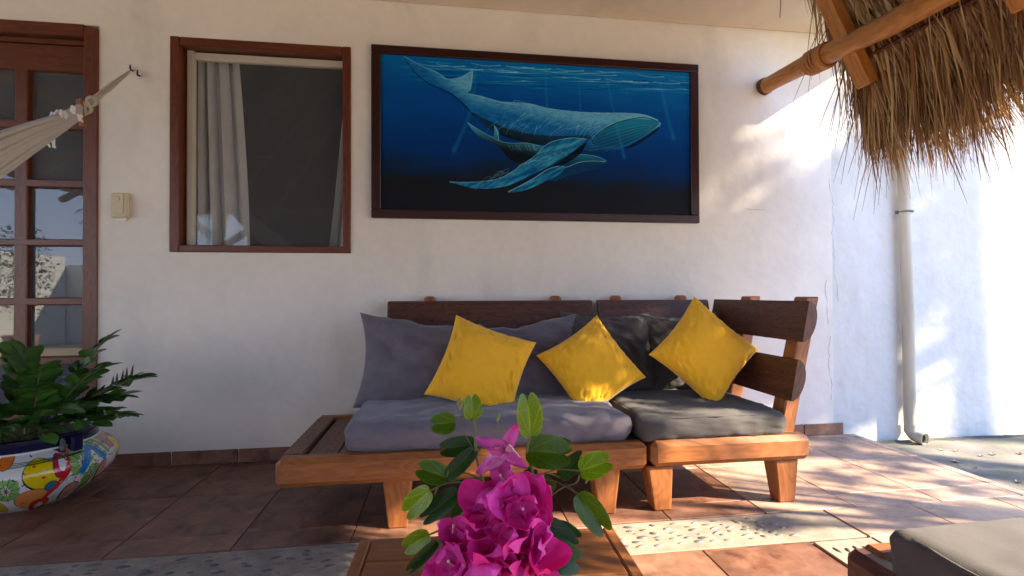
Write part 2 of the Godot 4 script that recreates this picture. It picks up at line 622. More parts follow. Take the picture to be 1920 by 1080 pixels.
# ---------- ground, terrace floor ----------
func ground_and_floor() -> void:
	var g := MB.new()
	g.poly([Vector3(-90, -0.085, -90), Vector3(90, -0.085, -90), Vector3(90, -0.085, 90), Vector3(-90, -0.085, 90)], Vector3(0, -9, 0))
	struct("ground", g, M.sand)  # warm sand tone chosen to bounce light up onto the house wall
	var base := MB.new()
	base.box(Vector3(-1.2, -0.047, 3.3), Vector3(7.6, 0.07, 6.59), 0.0)
	var fl := struct("terrace_floor", base, M.grout)
	# square terracotta tiles; the pebble strip crosses at z 1.0 to 1.23 and turns towards the lens at x 1.33 to 1.56
	var p := 0.41
	var zrows := [[0.012, 0.055], [0.059, 0.455], [0.459, 0.862], [0.866, 0.996]]
	for k in 5: zrows.append([1.236 + k * 0.41, 1.642 + k * 0.41])
	for r in zrows.size():
		var z0: float = zrows[r][0]
		var z1: float = zrows[r][1]
		for k in range(-7, 8):
			var x0 := -0.325 + k * p
			var x1 := x0 + p - 0.003
			x1 = minf(x1, 2.598)
			if x0 > 2.56: continue
			if r == 3 and (z1 - z0) < 0.1: continue
			var spans := [[x0, x1]]
			if z0 > 1.2:
				if x0 < 1.33 and x1 > 1.33: spans = [[x0, 1.322]]
				if x1 > 1.57 and x0 < 1.57: spans = [[1.568, x1]]
				if x0 > 1.32 and x1 < 1.57: spans = []
				if x0 < 1.33 and x1 > 1.57: spans = [[x0, 1.322], [1.568, x1]]
			for s in spans:
				if s[1] - s[0] < 0.02: continue
				var b := MB.new()
				var w: float = s[1] - s[0]
				b.box(Vector3((s[0] + s[1]) * 0.5, -0.006 + rng.randf_range(-0.0007, 0.0007), (z0 + z1) * 0.5), Vector3(w, 0.012, z1 - z0), 0.0022, rv2(), null, Vector2(1.6, 1.6))
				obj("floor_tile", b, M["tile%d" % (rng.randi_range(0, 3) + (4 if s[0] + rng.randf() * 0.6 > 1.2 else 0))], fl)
	# two columns right of the strip's turn, at the strip's own depth
	for x in [[1.568, 1.97], [1.974, 2.384], [2.388, 2.598]]:
		var b := MB.new()
		b.box(Vector3((x[0] + x[1]) * 0.5, -0.006, 1.116), Vector3(x[1] - x[0], 0.012, 0.232), 0.002, rv2(), null, Vector2(1.6, 1.6))
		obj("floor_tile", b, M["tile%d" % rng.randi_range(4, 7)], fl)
	var mo := MB.new()
	mo.box(Vector3(-1.6 - 0.02, -0.0055, 1.116), Vector3(6.36, 0.009, 0.226), 0.003)
	mo.box(Vector3(1.445, -0.0055, 2.3), Vector3(0.232, 0.009, 2.12), 0.003)
	var strip := obj("pebble_strip", mo, M.mortar, fl)
	var shades := [vmat(0.5), vmat(0.5), vmat(0.5), vmat(0.5)]
	var cols := [lin(0.12, 0.115, 0.11), lin(0.165, 0.15, 0.13), lin(0.095, 0.092, 0.09), lin(0.21, 0.185, 0.16)]
	var kinds := []
	for k in 4:
		shades[k] = mat(cols[k], 0.5)
		for j in 3:
			var b := MB.new()
			var sx := 0.0155 + 0.0045 * j
			b.grid(10, 4, func(u: float, w: float):
				var el := w * PI * 0.5
				var r := cos(el)
				var wob := 1.0 + 0.14 * sin(u * TAU * 2 + j * 2.0) + 0.08 * sin(u * TAU * 3 + k)
				return Vector3(cos(u * TAU) * sx * r * wob, sin(el) * 0.0065 - 0.002, sin(u * TAU) * (0.0068 + 0.0012 * k) * r * wob), true)
			kinds.append([b.mesh(), shades[k]])
	var laid := 0
	var z := 1.038
	var row := 0
	while z < 1.205:
		var x := -1.72 + (row % 2) * 0.035
		while x < 1.30 and laid < 268:
			if not (x > -0.22 and x < 0.36 and z > 1.3):
				var kd: Array = kinds[rng.randi_range(0, kinds.size() - 1)]
				obj("pebble", kd[0], kd[1], strip, Transform3D(Basis(Vector3.UP, rng.randf_range(-0.35, 0.35)).scaled(Vector3.ONE * rng.randf_range(0.75, 1.15)), Vector3(x, -0.001, z + rng.randf_range(-0.008, 0.008))))
				laid += 1
			x += rng.randf_range(0.052, 0.098)
		z += 0.0285
		row += 1
	for k in 30:
		var kd: Array = kinds[rng.randi_range(0, kinds.size() - 1)]
		obj("pebble", kd[0], kd[1], strip, Transform3D(Basis(Vector3.UP, PI / 2 + rng.randf_range(-0.3, 0.3)), Vector3(1.37 + (k % 5) * 0.037, -0.001, 1.31 + (k / 5) * 0.072 + rng.randf_range(-0.015, 0.015))))

# ---------- the house ----------
func wall_piece(b: MB, x0: float, x1: float, y0: float, y1: float) -> void:
	b.box(Vector3((x0 + x1) * 0.5, (y0 + y1) * 0.5, -0.075), Vector3(x1 - x0, y1 - y0, 0.15), 0.0)

func house() -> void:
	var h := thing("house", "white plastered house front with a wooden glazed door and a square window", "house")
	var w := MB.new()
	wall_piece(w, -5.0, -2.82, -0.08, 3.0)
	wall_piece(w, -2.82, -1.767, 2.307, 3.0)
	wall_piece(w, -1.767, -1.422, -0.08, 3.0)
	wall_piece(w, -1.422, -0.494, -0.08, 1.125)
	wall_piece(w, -1.422, -0.494, 2.275, 3.0)
	wall_piece(w, -0.494, 2.47, -0.08, 3.0)
	obj("wall", w, M.plaster, h)
	var c := MB.new()
	c.box(Vector3(-1.05, 2.64, 0.2215), Vector3(7.92, 0.19, 0.437), 0.006)
	obj("ceiling", c, M.ceiling, h)
	# the room behind the glass
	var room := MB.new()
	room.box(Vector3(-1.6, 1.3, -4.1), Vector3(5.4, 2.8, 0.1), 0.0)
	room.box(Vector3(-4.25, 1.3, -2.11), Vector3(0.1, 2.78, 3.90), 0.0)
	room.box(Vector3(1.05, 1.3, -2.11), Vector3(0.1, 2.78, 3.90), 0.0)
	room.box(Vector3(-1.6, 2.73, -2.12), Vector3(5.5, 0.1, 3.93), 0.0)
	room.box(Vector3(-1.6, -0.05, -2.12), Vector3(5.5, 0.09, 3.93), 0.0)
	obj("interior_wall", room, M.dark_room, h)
	# skirting tiles
	var x := -1.74
	while x < 2.52:
		var x1 := minf(x + 0.33, 2.53)
		var b := MB.new()
		b.box(Vector3((x + x1) * 0.5, 0.035, 0.006), Vector3(x1 - x - 0.004, 0.07, 0.01), 0.002, rv2(), null, Vector2(1.6, 1.6))
		obj("skirting_tile", b, M["tile%d" % rng.randi_range(0, 3)], h)
		x += 0.333
	# hairline cracks near the corner joint
	for q in [[Vector2(2.46, 1.62), 0.8, 40], [Vector2(2.455, 0.62), 0.42, 24], [Vector2(2.43, 0.98), 0.3, 16], [Vector2(1.86, 1.42), 0.0, 6]]:
		var cr := MB.new()
		var p: Vector2 = q[0]
		var pts := []
		for k in int(q[2]):
			pts.append(Vector3(p.x, p.y, 0.0008))
			if q[1] > 0.0: p += Vector2(rng.randf_range(-0.009, 0.009), -float(q[1]) / float(q[2]))
			else: p += Vector2(0.03, rng.randf_range(-0.008, 0.004))
		var rr := []
		for k in pts.size(): rr.append(0.0009 * (0.3 + rng.randf()))
		cr.tube(pts, rr, 4, false)
		obj("crack", cr, mat(lin(0.24, 0.24, 0.25), 0.9), h)
	# ----- window -----
	var fr := MB.new()
	var D := 0.07
	fr.box(Vector3(-1.399, 1.70, -0.039), Vector3(0.046, 1.15, 0.10), 0.004, rv2())
	var win := obj("window", fr, M.door, h)
	for e in [[Vector3(-0.516, 1.70, -0.039), Vector3(0.044, 1.15, 0.10)], [Vector3(-0.957, 2.251, -0.0395), Vector3(0.837, 0.046, 0.098)], [Vector3(-0.957, 1.144, -0.0385), Vector3(0.837, 0.038, 0.10)]]:
		var b := MB.new()
		b.box(e[0], e[1], 0.004, rv2())
		obj("frame", b, M.door, win)
	for e in [[Vector3(-1.349, 1.69, -0.07), Vector3(0.040, 1.09, 0.03)], [Vector3(-0.930, 2.203, -0.07), Vector3(0.795, 0.040, 0.0295)]]:
		var b := MB.new()
		b.box(e[0], e[1], 0.003)
		b.box(e[0] + Vector3(0, 0, 0.018), Vector3(e[1].x, e[1].y, 0.004) - (Vector3(0.014, 0, 0) if e[1].y > 0.5 else Vector3(0, 0.014, 0)), 0.001)
		obj("sash", b, M.alu, win)
	obj("pane", pane_sheet(-1.328, -0.5385, 1.1635, 2.1825, -0.074), M.window_glass, win)
	# ----- door -----
	var jb := MB.new()
	jb.box(Vector3(-1.8005, 1.14, -0.052), Vector3(0.067, 2.30, 0.13), 0.004, rv2())
	var door := obj("door", jb, M.door, h)
	var hd := MB.new()
	hd.box(Vector3(-2.33, 2.274, -0.0525), Vector3(0.99, 0.066, 0.126), 0.004, rv2())
	hd.box(Vector3(-2.33, 2.227, -0.075), Vector3(0.99, 0.026, 0.08), 0.002, rv2())
	obj("head_frame", hd, M.door, door)
	for y in [[2.072, 2.212], [1.768, 1.81], [1.462, 1.504], [1.156, 1.192], [0.846, 0.886], [0.535, 0.577], [0.232, 0.272], [0.01, 0.13]]:
		var b := MB.new()
		b.box(Vector3(-2.33, (y[0] + y[1]) * 0.5, -0.062), Vector3(0.988, y[1] - y[0], 0.042), 0.005, rv2())
		obj("rail", b, M.door, door)
	for xx in [[-2.19, -2.128], [-2.55, -2.49]]:
		var b := MB.new()
		b.box(Vector3((xx[0] + xx[1]) * 0.5, 1.14, -0.062), Vector3(xx[1] - xx[0], 2.10, 0.0405), 0.005, rv2())
		obj("muntin", b, M.door, door)
	var lj := MB.new()
	lj.box(Vector3(-2.8, 1.14, -0.052), Vector3(0.04, 2.30, 0.13), 0.004, rv2())
	obj("jamb", lj, M.door, door)
	var ys := [0.13, 0.232, 0.272, 0.535, 0.577, 0.846, 0.886, 1.156, 1.192, 1.462, 1.504, 1.768, 1.81, 2.072]
	for k in range(0, ys.size(), 2):
		for xs in [[-2.49, -2.19], [-2.128, -1.836]]:
			obj("pane", pane_sheet(xs[0], xs[1], ys[k], ys[k + 1], -0.072 - 0.0006 * (k % 4)), M.glass, door)
	# ----- garden wall -----
	var gw := MB.new()
	gw.box(Vector3(4.98, 1.3, -0.081), Vector3(5.02, 2.86, 0.15), 0.0)
	tag(obj("garden_wall", gw, M.garden), "white limewashed garden wall behind the drainpipe, right of the terrace", "wall")

func pane_sheet(x0: float, x1: float, y0: float, y1: float, z: float) -> MB:
	var b := MB.new()
	b.poly([Vector3(x0, y0, z), Vector3(x1, y0, z), Vector3(x1, y1, z), Vector3(x0, y1, z)], Vector3((x0 + x1) / 2, (y0 + y1) / 2, z - 1))
	return b

# ---------- palm-thatch shelter over the terrace ----------
const EAVE := Vector3(2.12, 1.96, 0.0)
const UPSLOPE := Vector3(-0.465, 0.885, 0.0)
const OUTWARD := Vector3(0.885, 0.465, 0.0)

func on_roof(s: float, o: float, z: float) -> Vector3:
	return EAVE + UPSLOPE * s + OUTWARD * o + Vector3(0, 0, z)

# one dry palm strip: root, direction, length, width, droop
func strip(b: MB, p: Vector3, d: Vector3, side: Vector3, L: float, w: float, droop: float, curl: float) -> void:
	var first := b.v.size()
	var q := p
	var dir := d.normalized()
	for k in 5:
		var f := k / 4.0
		var ww := w * (1.0 - pow(f, 1.6)) * 0.5 + 0.0006
		var sd := side.rotated(dir, curl * f)
		var nn := dir.cross(sd)
		b.vert(q - sd * ww, nn, Vector2(0, f))
		b.vert(q + sd * ww, nn, Vector2(1, f))
		q += dir * (L / 4.0)
		dir = (dir + Vector3(0, -droop, 0)).normalized()
	for k in 4:
		var a := first + k * 2
		b.tri_(a, a + 1, a + 2); b.tri_(a + 1, a + 3, a + 2)

func straw() -> Color:
	var k := rng.randf()
	var c := Vector3(0.30, 0.165, 0.06).lerp(Vector3(0.54, 0.36, 0.16), rng.randf())
	if k < 0.35: c = Vector3(0.13, 0.055, 0.02).lerp(Vector3(0.24, 0.11, 0.04), rng.randf())
	if k > 0.93: c = Vector3(0.55, 0.43, 0.26)
	return Color(c.x, c.y, c.z)

func palapa() -> void:
	var p := thing("palapa", "open shelter of orange poles with a shaggy dry palm-thatch eave at upper right", "thatched shelter")
	# log from the house wall towards the lens
	var lp := []
	var lr := []
	var zz := [0.0, 0.03, 0.1, 0.2, 0.32, 0.40, 0.44, 0.50, 0.56, 0.7, 0.9, 1.2, 2.0, 3.5, 5.0, 6.3]
	var rr := [0.043, 0.048, 0.046, 0.047, 0.049, 0.053, 0.057, 0.057, 0.053, 0.050, 0.052, 0.054, 0.055, 0.057, 0.058, 0.06]
	for k in zz.size():
		var z: float = zz[k]
		lp.append(Vector3(2.0 + sin(z * 1.7) * 0.008, 2.182 - 0.076 * minf(z, 1.1) + 0.006 * sin(z * 5.0), z))
		lr.append(rr[k] * 1.0)
	var b := MB.new()
	b.tube(lp, lr, 20, true, Vector2(0.7, 1.0), rv2())
	var logp := obj("log", b, M.log, p)
	# bark collar and cord binding near the wall
	for k in 7:
		var z := 0.415 + k * 0.019
		var ring := []
		for j in 17:
			var a := TAU * j / 16.0
			ring.append(Vector3(2.0 + 0.008 * sin(z * 1.7) + cos(a) * 0.060, 2.182 - 0.076 * z + sin(a) * 0.060, z + 0.006 * sin(a + k)))
		var rb := MB.new()
		rb.tube(ring, [0.0085 + 0.003 * rng.randf()], 6, false, Vector2(1, 1), rv2())
		obj("binding", rb, M.log, logp)
	for k in 3:
		var ring := []
		for j in 15:
			var a := TAU * j / 14.0
			ring.append(Vector3(2.0 + cos(a) * 0.047, 2.182 + sin(a) * 0.047, 0.012 + k * 0.012 + 0.006 * sin(a * 2 + k)))
		var rb := MB.new()
		rb.tube(ring, [0.006], 5, false)
		obj("binding", rb, M.brown, logp)
	# squared rafters, eave to ridge, and thin lath sticks across them
	for z in [0.66, 1.36, 2.2, 3.05, 3.9, 4.75, 5.6]:
		var r := MB.new()
		var s0 := 0.0
		var s1 := 4.05
		var o := on_roof(0, -0.012, z)
		r.X = Transform3D(Basis(UPSLOPE, OUTWARD, UPSLOPE.cross(OUTWARD)), o)
		r.box(Vector3(s1 * 0.5 - 0.02, 0, 0), Vector3(s1, 0.07, 0.08), 0.008, rv2())
		obj("rafter", r, M.log, p)
		var l := MB.new()
		l.X = Transform3D(Basis(Vector3(-0.86, -0.51, 0), Vector3(-0.51, 0.86, 0), Vector3(0, 0, -1)), Vector3(0.26, 5.52, z))
		l.box(Vector3(3.2, -0.06, 0), Vector3(6.4, 0.07, 0.08), 0.008, rv2())
		obj("rafter", l, M.log, p)
	for s in [0.10, 0.62, 1.15, 1.7, 2.25, 2.8, 3.35]:
		var l := MB.new()
		var lpts := []
		for k in 15: lpts.append(on_roof(s + 0.008 * sin(k * 2.1 + s * 9), 0.031, 0.62 + k * 0.39))
		l.tube(lpts, [0.009], 7, true, Vector2(1, 1), rv2())
		obj("lath", l, M.brown, p)
	for s in 7:
		var l := MB.new()
		l.box(Vector3(0.26 - 0.86 * (0.4 + s * 0.85) + 0.02, 5.52 - 0.51 * (0.4 + s * 0.85), 3.3), Vector3(0.03, 0.03, 5.4), 0.006, rv2())
		obj("lath", l, M.brown, p)
	# posts and beams at the far side, behind the lens
	for q in [Vector3(2.0, 0, 5.85), Vector3(-3.65, 0, 5.85), Vector3(-3.9, 0, 1.3)]:
		var pb := MB.new()
		var ht := 2.25 if q.z > 3.0 else 2.88
		pb.tube([q, q + Vector3(0.02, ht * 0.5, 0), q + Vector3(0, ht, 0)], [0.085, 0.078, 0.07], 14, true, Vector2(0.7, 1), rv2())
		obj("post", pb, M.log, p)
	for q in [[Vector3(-3.9, 2.90, 0.6), Vector3(-3.9, 2.90, 5.8)], [Vector3(-4.5, 2.28, 5.9), Vector3(2.1, 2.28, 5.9)], [Vector3(-3.6, 1.65, 5.85), Vector3(-2.7, 2.26, 5.85)]]:
		var pb := MB.new()
		pb.tube([q[0], (q[0] + q[1]) * 0.5, q[1]], [0.06], 12, true, Vector2(0.7, 1), rv2())
		obj("beam", pb, M.log, p)
	# thatch: a layer of overlapped leaf on the slopes, coloured darker at the back in place of shade, then loose strips
	var bed := MB.new()
	var bn := noise(131, 2.0, 3)
	bed.grid(34, 90, func(u: float, w: float):
		var s: float = lerpf(-0.20, 4.1, u)
		var z: float = lerpf(0.60, 6.2, w)
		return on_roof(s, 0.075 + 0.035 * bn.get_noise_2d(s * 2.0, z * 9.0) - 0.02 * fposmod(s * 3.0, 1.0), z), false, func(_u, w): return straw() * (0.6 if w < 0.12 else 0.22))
	bed.grid(34, 60, func(u: float, w: float):
		var s: float = lerpf(-0.2, 6.4, u)
		var z: float = lerpf(0.60, 6.2, w)
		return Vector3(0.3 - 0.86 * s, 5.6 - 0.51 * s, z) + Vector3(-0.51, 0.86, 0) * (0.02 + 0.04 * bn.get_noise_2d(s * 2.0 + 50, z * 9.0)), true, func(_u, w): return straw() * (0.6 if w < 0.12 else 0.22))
	# unseen thatched gable, added to keep sky light off the upper wall
	bed.grid(30, 16, func(u: float, w: float):
		var x: float = lerpf(-4.2, 1.72, u)
		var ht: float = minf((x - 0.3) * 0.593 + 5.6, 5.6 - (x - 0.3) * 1.9)
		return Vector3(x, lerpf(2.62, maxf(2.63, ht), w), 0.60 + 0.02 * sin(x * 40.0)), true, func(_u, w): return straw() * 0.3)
	# hipped far end, its straw darkened to stand for shade
	bed.grid(40, 40, func(u: float, w: float):
		var s: float = lerpf(0.0, 4.05, u)
		var wide: float = lerpf(0.05, 1.0, u)
		var x: float = lerpf(-5.3, 2.35, w)
		x = lerpf(0.3, x, wide)
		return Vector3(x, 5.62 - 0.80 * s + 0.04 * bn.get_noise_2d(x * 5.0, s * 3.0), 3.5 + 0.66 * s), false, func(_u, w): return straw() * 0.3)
	# fringe of the far eave
	bed.grid(120, 3, func(u: float, w: float):
		var x: float = lerpf(-3.3, 2.1, u)
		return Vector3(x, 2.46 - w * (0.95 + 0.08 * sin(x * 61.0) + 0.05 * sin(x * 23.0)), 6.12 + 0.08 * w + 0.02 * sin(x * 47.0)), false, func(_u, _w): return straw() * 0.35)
	for k in 9:
		var f := k / 8.0
		var hb := MB.new()
		hb.tube([Vector3(0.3, 5.5, 3.45), Vector3(lerpf(-4.4, 2.1, f), 2.36, 6.05)], [0.035], 8)
		obj("rafter", hb, M.log, p)
	for k in 5:
		var hb := MB.new()
		var f := 0.3 + 0.155 * k
		hb.tube([Vector3(lerpf(0.3, -4.4, f), lerpf(5.5, 2.36, f), lerpf(3.45, 6.05, f) - 0.06), Vector3(lerpf(0.3, 2.1, f), lerpf(5.5, 2.36, f), lerpf(3.45, 6.05, f) - 0.06)], [0.014], 6)
		obj("lath", hb, M.brown, p)
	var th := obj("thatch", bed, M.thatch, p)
	th.set_meta("kind", "stuff")
	# loose strips on the underside and the hanging eave; the largest hang as pieces of their own
	var loose := MB.new()
	var singles := 0
	for k in 7500:
		var z := 0.56 + pow(rng.randf(), 1.25) * 2.3
		var s := pow(rng.randf(), 1.3) * 2.2
		loose.col = straw()
		var fan := rng.randfn(0.0, 0.20) + 0.22 * sin(z * 7.0 + floorf(s * 3.0) * 2.1)
		var d := (-UPSLOPE + Vector3(0, 0, 1) * fan - OUTWARD * rng.randf_range(-0.03, 0.07)).normalized()
		strip(loose, on_roof(s, rng.randf_range(0.046, 0.08), z), d, Vector3(0, 0, 1).rotated(OUTWARD, fan), rng.randf_range(0.3, 0.65), rng.randf_range(0.004, 0.012) if rng.randf() < 0.8 else rng.randf_range(0.014, 0.024), 0.02, rng.randfn(0, 0.5))
	for k in 10000:
		var z := 0.57 + pow(rng.randf(), 1.1) * 2.6
		var s := rng.randf_range(-0.05, 0.32)
		var tuft := 0.8 + 0.30 * sin(z * 23.0) * sin(z * 9.1 + 1.0) + rng.randfn(0, 0.16)
		var far_end := clampf((z - 0.57) / 0.2, 0.0, 1.0)
		var L := (0.50 + 0.22 * s) * tuft * lerpf(1.12, 0.92, clampf((z - 0.7) / 0.6, 0, 1)) * lerpf(0.85, 1.0, far_end)
		var spread := rng.randfn(0, 0.13) - 0.30 * (1.0 - far_end) * rng.randf()
		var d := Vector3(0.24 + minf(s, 0.25) * 1.1 + rng.randfn(0, 0.10), -1.0, spread)
		var c := straw()
		var w := rng.randf_range(0.003, 0.0105) if rng.randf() < 0.86 else rng.randf_range(0.012, 0.021)
		var target := loose
		var alone := singles < 300 and z < 1.25 and k % 9 == 0
		if alone: target = MB.new()
		target.col = c
		var yr := rng.randf_range(0, TAU)
		strip(target, on_roof(s, rng.randf_range(0.048, 0.14), z), d, Vector3(sin(yr), 0, cos(yr)), L, w, rng.randf_range(0.0, 0.12), rng.randfn(0, 0.6))
		if alone:
			singles += 1
			obj("palm_strip", target, M.thatch, p)
	# stray wisps at the gable end
	for k in 36:
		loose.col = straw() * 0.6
		strip(loose, on_roof(rng.randf_range(-0.3, 0.5), rng.randf_range(0, 0.1), 0.57), Vector3(0.1 + rng.randfn(0, 0.2), -1, -0.35 - 0.4 * rng.randf()), Vector3(1, 0, 0.2), rng.randf_range(0.25, 0.5), 0.0035, 0.1, 0.3)
	obj("loose_thatch", loose, M.thatch, p).set_meta("kind", "stuff")

# ---------- yard right of the terrace and the court behind the lens ----------
func yard() -> void:
	var slab := MB.new()
	slab.box(Vector3(3.68, -0.072, 0.78), Vector3(2.14, 0.024, 1.5), 0.004)
	var pv := struct("yard_paving", slab, M.concrete)
	for e in [[4.76, 6.4, 0.03, 1.53], [2.61, 4.75, 1.54, 2.6]]:
		var b := MB.new()
		b.box(Vector3((e[0] + e[1]) / 2, -0.0725, (e[2] + e[3]) / 2), Vector3(e[1] - e[0], 0.023, e[3] - e[2]), 0.004)
		obj("concrete_slab", b, M.concrete, pv)
	# a line of crumbled soil along the wall foot
	var so := MB.new()
	var nz := noise(7, 9.0, 3)
	so.grid(120, 5, func(u: float, w: float):
		var x: float = lerpf(2.60, 6.6, u)
		var wd: float = 0.05 + 0.03 * nz.get_noise_2d(x * 0.6, 0)
		return Vector3(x, -0.058 + sin(w * PI) * (0.010 + 0.008 * nz.get_noise_2d(x, w * 2.0)) - 0.004, 0.002 + w * wd), true)
	struct("soil", so, mat(lin(0.075, 0.07, 0.055), 0.95)).set_meta("kind", "stuff")
	# dry leaf scraps on the concrete
	var lm := [mat(lin(0.42, 0.36, 0.26), 0.8), mat(lin(0.22, 0.15, 0.09), 0.8), mat(lin(0.5, 0.46, 0.38), 0.8)]
	for k in 34:
		var b := MB.new()
		var L := rng.randf_range(0.014, 0.040)
		var cv := rng.randf_range(0.1, 0.5)
		b.grid(4, 2, func(u: float, w: float):
			var ww: float = sin(clampf(u * 0.94 + 0.03, 0, 1) * PI) * 0.4
			return Vector3((u - 0.5) * L, absf(w - 0.5) * L * cv + (u - 0.5) * (u - 0.5) * L * 0.5, (w - 0.5) * 2.0 * ww * L), true)
		var x := rng.randf_range(2.68, 4.0)
		var z := rng.randf_range(0.12, 1.25)
		var big := k == 0
		if big:
			x = 2.87; z = 0.42
		var o := obj("fallen_leaf", b, lm[k % 3])
		o.transform = Transform3D(Basis(Vector3.UP, rng.randf() * TAU).scaled(Vector3.ONE * (2.0 if big else 1.0)), Vector3(x, -0.0585, z))
		if big: tag(o, "largest curled pale leaf scrap, lying by the terrace edge on the concrete", "leaf")
		else: tag(o, "small dry leaf scrap on the shaded concrete right of the terrace", "leaf", "leaf scraps scattered over the concrete")
	# drainpipe, its clamp and its foot bend
	var dp := thing("drainpipe", "cream plastic drainpipe standing against the white wall right of the sofa", "pipe", Vector3(2.965, -0.06, 0.045))
	var b := MB.new()
	var pts := []
	for k in 13:
		var y := 0.07 + k * 0.24
		pts.append(Vector3(0.018 * pow(1.0 - y / 2.4, 2.0) - 0.012 + 0.006 * sin(y * 2.6), y, 0))
	b.tube(pts, [0.034], 20, false, Vector2(0.4, 1.0))
	obj("pipe", b, M.pvc, dp)
	b = MB.new()
	b.tube([Vector3(0.013, 0.115, 0), Vector3(0.014, 0.07, 0), Vector3(0.018, 0.052, 0.012), Vector3(0.028, 0.04, 0.04), Vector3(0.036, 0.037, 0.075)], [0.0385, 0.0385, 0.038, 0.038, 0.0385], 20, false)
	b.tube([Vector3(0.036, 0.037, 0.075), Vector3(0.030, 0.0385, 0.05)], [0.032, 0.032], 20, false)
	obj("elbow", b, M.pvc, dp)
	b = MB.new()
	b.poly(range(16).map(func(k): return Vector3(0.031 + 0.032 * cos(TAU * k / 16), 0.0385 + 0.032 * sin(TAU * k / 16), 0.052)), Vector3(0.03, 0.038, 0))
	obj("bore", b, mat(lin(0.03, 0.028, 0.025), 0.9), dp)  # dark disc standing in for the unlit inside of the pipe
	b = MB.new()
	b.box(Vector3(-0.045, 1.475, -0.026), Vector3(0.02, 0.02, 0.012), 0.002)
	var ring := []
	for k in 21: ring.append(Vector3(-0.006 + 0.0365 * cos(TAU * k / 20), 1.475, 0.0365 * sin(TAU * k / 20)))
	b.tube(ring, [0.007], 6, false)
	b.box(Vector3(0.036, 1.475, -0.026), Vector3(0.02, 0.02, 0.012), 0.002)
	obj("clamp", b, mat(lin(0.16, 0.16, 0.17), 0.6), dp)
	# low white wall closing the court behind the lens
	var cw := MB.new()
	cw.box(Vector3(-1.0, 0.70, 8.6), Vector3(22.0, 1.62, 0.2), 0.01)
	tag(obj("court_wall", cw, M.garden), "long low white wall closing the court, seen mirrored in the door panes", "wall")
	var bounce_wall := MB.new()  # wall added out of view to throw sunlight back onto the house front
	bounce_wall.box(Vector3(-7.7, 0.80, 4.2), Vector3(0.2, 1.74, 8.55), 0.01)
	tag(obj("court_wall", bounce_wall, M.garden), "added white wall along the left side of the court, bouncing sunlight to the house and door panes", "wall")
	# potted shrubs in front of it
	for e in [[Vector3(-6.6, -0.06, 6.0), 1.5, 0.42, 1300], [Vector3(-6.5, -0.06, 4.6), 0.6, 0.3, 500]]:
		var s := thing("potted_shrub", ("tall leafy shrub in a clay pot before the added left court wall" if e[1] > 1.0 else "short leafy shrub in a clay pot before the added left court wall"), "shrub", e[0])
		var pt := MB.new()
		pt.lathe([Vector2(0.0, 0.0), Vector2(0.16, 0.0), Vector2(0.22, 0.3), Vector2(0.24, 0.32), Vector2(0.21, 0.33), Vector2(0.2, 0.28), Vector2(0.0, 0.28)], 20)
		obj("clay_pot", pt, mat(lin(0.4, 0.2, 0.12), 0.8), s)
		var st := MB.new()
		st.tube([Vector3(0, 0.25, 0), Vector3(0.03, 0.5 + e[1] * 0.3, 0.02), Vector3(0.0, 0.5 + e[1] * 0.8, 0)], [0.03, 0.02, 0.008], 7)
		obj("stem", st, M.stem, s)
		obj("foliage", leaf_cloud([[Vector3(0, 0.45 + e[1] * 0.6, 0), Vector3(e[2], e[1] * 0.55, e[2])]], e[3], 0.05), M.leaf, s)

# leaf-sized faces spread through ellipsoids [centre, radii]
func leaf_cloud(blobs: Array, count: int, size: float) -> MB:
	var b := MB.new()
	for k in count:
		var bl: Array = blobs[rng.randi_range(0, blobs.size() - 1)]
		var d := Vector3(rng.randfn(), rng.randfn(), rng.randfn()).normalized() * pow(rng.randf(), 0.42)
		var p: Vector3 = bl[0] + d * bl[1]
		var g := rng.randf()
		b.col = Color(0.030 + 0.05 * g, 0.075 + 0.075 * g, 0.016 + 0.012 * g)
		var ax := Vector3(rng.randfn(), rng.randfn() * 0.6 - 0.2, rng.randfn()).normalized()
		var sd := ax.cross(Vector3(rng.randfn(), 1.0, rng.randfn())).normalized()
		var L := size * rng.randf_range(0.7, 1.3)
		var nn := ax.cross(sd)
		var f := b.v.size()
		b.vert(p, nn, Vector2(0.5, 0)); b.vert(p + ax * L * 0.5 + sd * L * 0.3, nn, Vector2(0.9, 0.5)); b.vert(p + ax * L, nn, Vector2(0.5, 1)); b.vert(p + ax * L * 0.5 - sd * L * 0.3, nn, Vector2(0.1, 0.5))
		b.tri_(f, f + 1, f + 2); b.tri_(f, f + 2, f + 3)
	return b

# ---------- trees whose shade falls on wall and floor ----------
func sunward(p: Vector3, t: float) -> Vector3:
	return p + SUN.normalized() * t

func tree(label: String, foot: Vector3, blobs: Array, leaves: int, size: float, kind := "tree") -> void:
	var o := thing("garden_" + kind, label, kind, foot)
	var top := Vector3.ZERO
	for bl in blobs: top += bl[0]
	top = top / blobs.size() - foot
	var b := MB.new()
	var fork := top * Vector3(0.6, 0.62, 0.6)
	b.tube([Vector3(0, -0.1, 0), fork * 0.5 + Vector3(0.05, 0, 0.04), fork], [0.13, 0.10, 0.08], 10, true, Vector2(0.5, 1))
	obj("trunk", b, M.brown, o)
	for bi in blobs.size():
		var bl: Array = blobs[bi]
		if bi > 0 and blobs[bi - 1][0] == bl[0]: continue
		var lb := MB.new()
		var e: Vector3 = bl[0] - foot
		lb.tube([fork, (fork + e) * 0.5 + Vector3(0, 0.12, 0), e], [0.020, 0.012, 0.004], 6, true)
		obj("limb", lb, M.brown, o)
	var local := []
	for bl in blobs: local.append([bl[0] - foot, bl[1]])
	obj("crown", leaf_cloud(local, leaves, size), M.leaf, o).set_meta("kind", "stuff")

